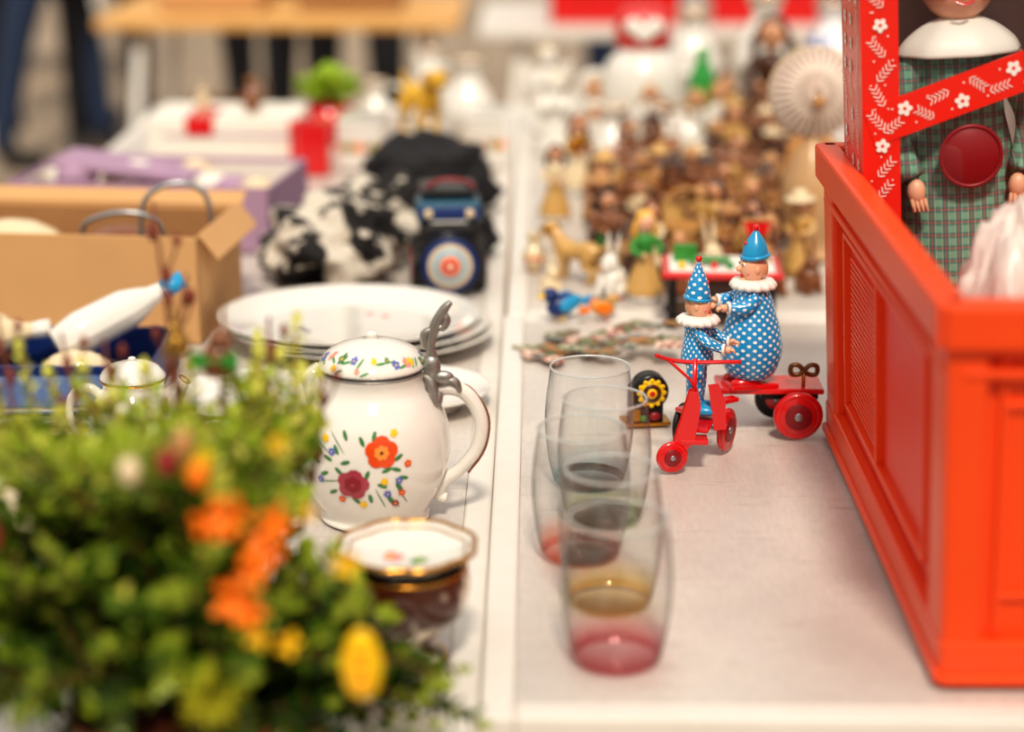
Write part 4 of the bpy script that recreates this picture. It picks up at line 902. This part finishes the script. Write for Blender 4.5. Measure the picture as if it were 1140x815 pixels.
    for x,y,z,r in [(-.154,F0+.02,1.018,.007),(-.116,F0+.03,.936,.010),(-.168,F0,.901,.009),(-.150,F0,.896,.009),(-.2,F0+.02,1.008,.006),(-.34,F0,.97,.006),(-.135,F0,.981,.006)]: petalflower((x,y,z),r,M_yel,cen=M_org)
    for x,y,z,c_ in [(-.222,F0+.02,1.006,M_dred),(-.212,F0+.02,1.018,M_lbrown),(-.204,F0+.02,.998,M_org),(-.33,F0+.01,.96,M_dred),(-.245,F0+.02,1.000,M_cream)]: d.ell((x,y,z),(.007,.007,.009),c_)
    d.lathe([(0,-.024),(.009,-.018),(.0125,-.004),(.0105,.012),(.005,.022),(0,.024)],M_yel,T(-.106,CY-.13,.880)@S(1,.4,1),20,3,wob=lambda a,z:1+.06*math.sin(z*900))
    for dz in (-.010,0,.010): d.ell((-.106,CY-.136,.880+dz),(.007,.0012,.0012),M_org)
    d.obj('easter_flowers_and_eggs',parent=e)
    t=MB(); my=mat('chenille_yellow_green',C(190,185,40),.9)
    for i in range(240):
        v=Vector((random.gauss(0,1),random.gauss(0,1),random.gauss(0,1))).normalized(); p=Vector((-.200,CY-.13,.858)); t.tube([p+v*.004,p+v*random.uniform(.012,.026)],[.0007,.0004],my,3,1)
    t.obj('chenille_tuft',parent=e)
    b=f_bunny('easter_bunny_pick',0,0,.052,M_brown,.5,0); b.location=(-.226,1.355,.992); b.parent=e
    b=f_bunny('gold_bunny_pick',0,0,.036,M_brass,-.4,0); b.location=(-.258,1.365,1.004); b.parent=e
    s=MB(); s.tube([(-.226,1.357,.86),(-.226,1.357,.998)],.0012,M_stem,6,1); s.tube([(-.258,1.367,.86),(-.258,1.367,1.008)],.0012,M_stem,6,1)
    for sx in (-1,1): s.prism([(0,0),(sx*.016,.008),(sx*.016,-.008)],.002,M_green,T(-.226,1.335,1.008)@R(pi/2,'X'))
    s.obj('pick_sticks',parent=e)
bush()

# ------------------------------------------------------------------ background
def bgtable(name,x0,x1,y0,y1,top,dark=False):
    m=MB(); cx,cy,w,d=(x0+x1)/2,(y0+y1)/2,x1-x0,y1-y0
    m.box((0,0,.735),(w,d,.03),top,.004)
    for sx in (-1,1):
        for sy in (-1,1): m.tube([(sx*(w/2-.12),sy*(d/2-.06),.72),(sx*(w/2-.06),sy*(d/2-.06),0.0)],.016,M_white,8,1)
        m.tube([(sx*(w/2-.09),-(d/2-.06),.3),(sx*(w/2-.09),(d/2-.06),.3)],.012,M_white,8,1)
    return m.obj(name,(cx,cy,0))
bgtable('trestle_table',-1.26,-.22,5.65,6.35,M_wood); bgtable('trestle_table',-.16,1.5,5.45,6.15,M_trim); bgtable('trestle_table',-3.2,-2.0,9.4,10.0,M_wood)
def bgcrate(x,y,z,w=.36,d=.28,h=.2,mt=M_red,name='plastic_crate'):
    m,l,r=openbox('c',x,y,w,d,h,mt,mt,0,False,z); m.box((0,-d/2-.003,h-.02),(w+.01,.008,.02),mt,.002); m.box((0,-d/2-.002,h*.45),(w*.7,.006,.03),mt,.002); m.obj(name,l,r)
bgcrate(.22,5.72,.751); bgcrate(.64,5.72,.751,.30,.28,.22); bgcrate(1.05,5.75,.751,.4,.28,.22,M_dblue,'blue_plastic_crate')
bgcrate(-.95,5.95,.751,.3,.3,.08,M_card,'cardboard_box'); bgcrate(-.55,6.0,.751,.3,.3,.1,M_card2,'cardboard_box')
bgcrate(-.60,6.05,.001,.4,.3,.36,M_dbrown,'brown_storage_box'); bgcrate(.1,5.8,.001,.4,.35,.36,M_card,'cardboard_box'); bgcrate(.65,5.85,.001,.45,.35,.4,M_paper,'white_storage_box'); bgcrate(-.95,5.95,.001,.2,.3,.46,M_card,'cardboard_box')

def person(name,x,y,rz,pants,shirt,hair,H=1.72,stride=.12):
    me=bpy.data.meshes.new(name+'_sk'); k=H/1.75
    J={'pel':(0,0,.96,.135),'sp':(0,.01,1.12,.125),'ch':(0,.01,1.33,.145),'nk':(0,0,1.48,.058),'hd0':(0,-.01,1.56,.075),'hd':(0,-.015,1.65,.098),'ht':(0,-.01,1.73,.06)}
    E=[('pel','sp'),('sp','ch'),('ch','nk'),('nk','hd0'),('hd0','hd'),('hd','ht')]
    for s_,n in ((-1,'l'),(1,'r')):
        st=stride*s_
        J.update({n+'hip':(s_*.10,0,.90,.095),n+'kn':(s_*.11,-st*.7-.02,.50,.068),n+'an':(s_*.11,-st,.10,.052),n+'he':(s_*.115,-st-.03,.045,.044),n+'to':(s_*.125,-st-.17,.035,.036),
         n+'sh':(s_*.19,.01,1.40,.062),n+'el':(s_*.25,.03,1.12,.045),n+'wr':(s_*.24,-.12,.93,.030),n+'ha':(s_*.235,-.16,.88,.030)})
        E+=[('pel',n+'hip'),(n+'hip',n+'kn'),(n+'kn',n+'an'),(n+'an',n+'he'),(n+'he',n+'to'),('ch',n+'sh'),(n+'sh',n+'el'),(n+'el',n+'wr'),(n+'wr',n+'ha')]
    names=list(J); me.from_pydata([Vector(J[n][:3])*k for n in names],[(names.index(a),names.index(b)) for a,b in E],[])
    o=bpy.data.objects.new(name+'_tmp',me); scene.collection.objects.link(o)
    md=o.modifiers.new('s','SKIN'); md.use_smooth_shade=True
    for i,n in enumerate(names): d=me.skin_vertices[0].data[i]; d.radius=(J[n][3]*k,J[n][3]*k*(.8 if n in('sp','ch','pel') else 1)); d.use_root=(n=='pel')
    sb=o.modifiers.new('b','SUBSURF'); sb.levels=2
    bpy.context.view_layer.update()
    ev=o.evaluated_get(bpy.context.evaluated_depsgraph_get()); nm=bpy.data.meshes.new_from_object(ev)
    bpy.data.objects.remove(o)
    for mt in (pants,shirt,M_skin,hair,M_rub): nm.materials.append(mt)
    for p in nm.polygons:
        c=p.center/k; p.use_smooth=True
        if c.z<.095: i=4
        elif abs(c.x)>.2 and c.z<.94: i=2
        elif c.z<1.0 and abs(c.x)<.22: i=0
        elif c.z<1.49: i=1
        elif c.z>1.66 or (c.y>.02 and c.z>1.56): i=3
        else: i=2
        p.material_index=i
    e=empty(name,(x,y,0),(0,0,rz))
    b=bpy.data.objects.new('body',nm); scene.collection.objects.link(b); b.parent=e
    m=MB(); m.M=S(k,k,k)
    for s_ in (-1,1):
        m.ell((s_*.035,-.105,1.655),(.012,.008,.008),M_white,None,8); m.ell((s_*.035,-.111,1.655),.005,M_dbrown,None,8); m.ell((s_*.098,-.01,1.63),(.012,.018,.03),M_skin,None,8)
        for q in range(4): L_=(.062,.072,.068,.052)[q]; m.tube([(s_*.235,-.165-.0+(q-1.5)*.017,.88),(s_*.232,-.172+(q-1.5)*.018,.88-L_*.7),(s_*.222,-.176+(q-1.5)*.017,.88-L_*1.25)],[.009,.008,.0065],M_skin,7,3)
        m.tube([(s_*.225,-.185,.90),(s_*.21,-.205,.87),(s_*.205,-.205,.835)],[.011,.010,.008],M_skin,7,3)
    m.ell((0,-.122,1.625),(.013,.016,.022),M_skin,None,10); m.ell((0,-.108,1.585),(.025,.008,.006),M_pink,None,10)
    m.obj('face_and_hands',parent=e)
M_jeans=mat('blue_jeans',C(40,56,84),.85,var=.2); M_blkc=mat('dark_clothes',C(24,24,30),.85); M_grey=mat('grey_coat',C(95,92,95),.85)
person('standing_person',-1.84,7.45,1.9,M_jeans,M_blkc,M_dbrown,1.74,stride=.20)
person('standing_person',-2.10,8.3,1.2,M_blkc,M_blkc,M_dbrown,1.78,stride=.16)
person('standing_person',-1.64,7.55,.3,M_blkc,M_grey,M_dbrown,1.70)
person('standing_person',-.62,6.75,.1,M_blkc,M_jeans,M_dbrown,1.72); person('standing_person',-.98,7.05,-.2,M_blkc,M_blkc,M_blond,1.66); person('standing_person',.35,6.9,.1,M_jeans,M_grey,M_dbrown,1.75)

# ------------------------------------------------------------------ light, camera
w=bpy.data.worlds.new('World'); scene.world=w; w.use_nodes=True; N=w.node_tree.nodes; L=w.node_tree.links
bg=N['Background']; tc=N.new('ShaderNodeTexCoord'); sp=N.new('ShaderNodeSeparateXYZ'); L.new(tc.outputs['Generated'],sp.inputs[0])
rp=N.new('ShaderNodeValToRGB'); rp.color_ramp.elements[0].position=0.0; rp.color_ramp.elements[0].color=(.42,.35,.28,1); rp.color_ramp.elements[1].position=.6; rp.color_ramp.elements[1].color=(1,.965,.91,1)
L.new(sp.outputs['Z'],rp.inputs[0]); L.new(rp.outputs[0],bg.inputs['Color']); bg.inputs['Strength'].default_value=.76
sun=bpy.data.lights.new('sun','SUN'); sun.energy=2.5; sun.angle=math.radians(8); sun.color=(1,.89,.74)
so=bpy.data.objects.new('sun',sun); scene.collection.objects.link(so); so.rotation_euler=(math.radians(38),math.radians(3),0)
cam=bpy.data.cameras.new('camera'); co=bpy.data.objects.new('camera',cam); scene.collection.objects.link(co)
cam.sensor_width=36; cam.lens=2200/1140*36; cam.clip_start=.05
co.location=(0,0,1.40); co.rotation_euler=(math.radians(90-16.48),0,math.radians(0.70))
cam.dof.use_dof=True; cam.dof.focus_distance=1.935; cam.dof.aperture_fstop=2.0
scene.camera=co
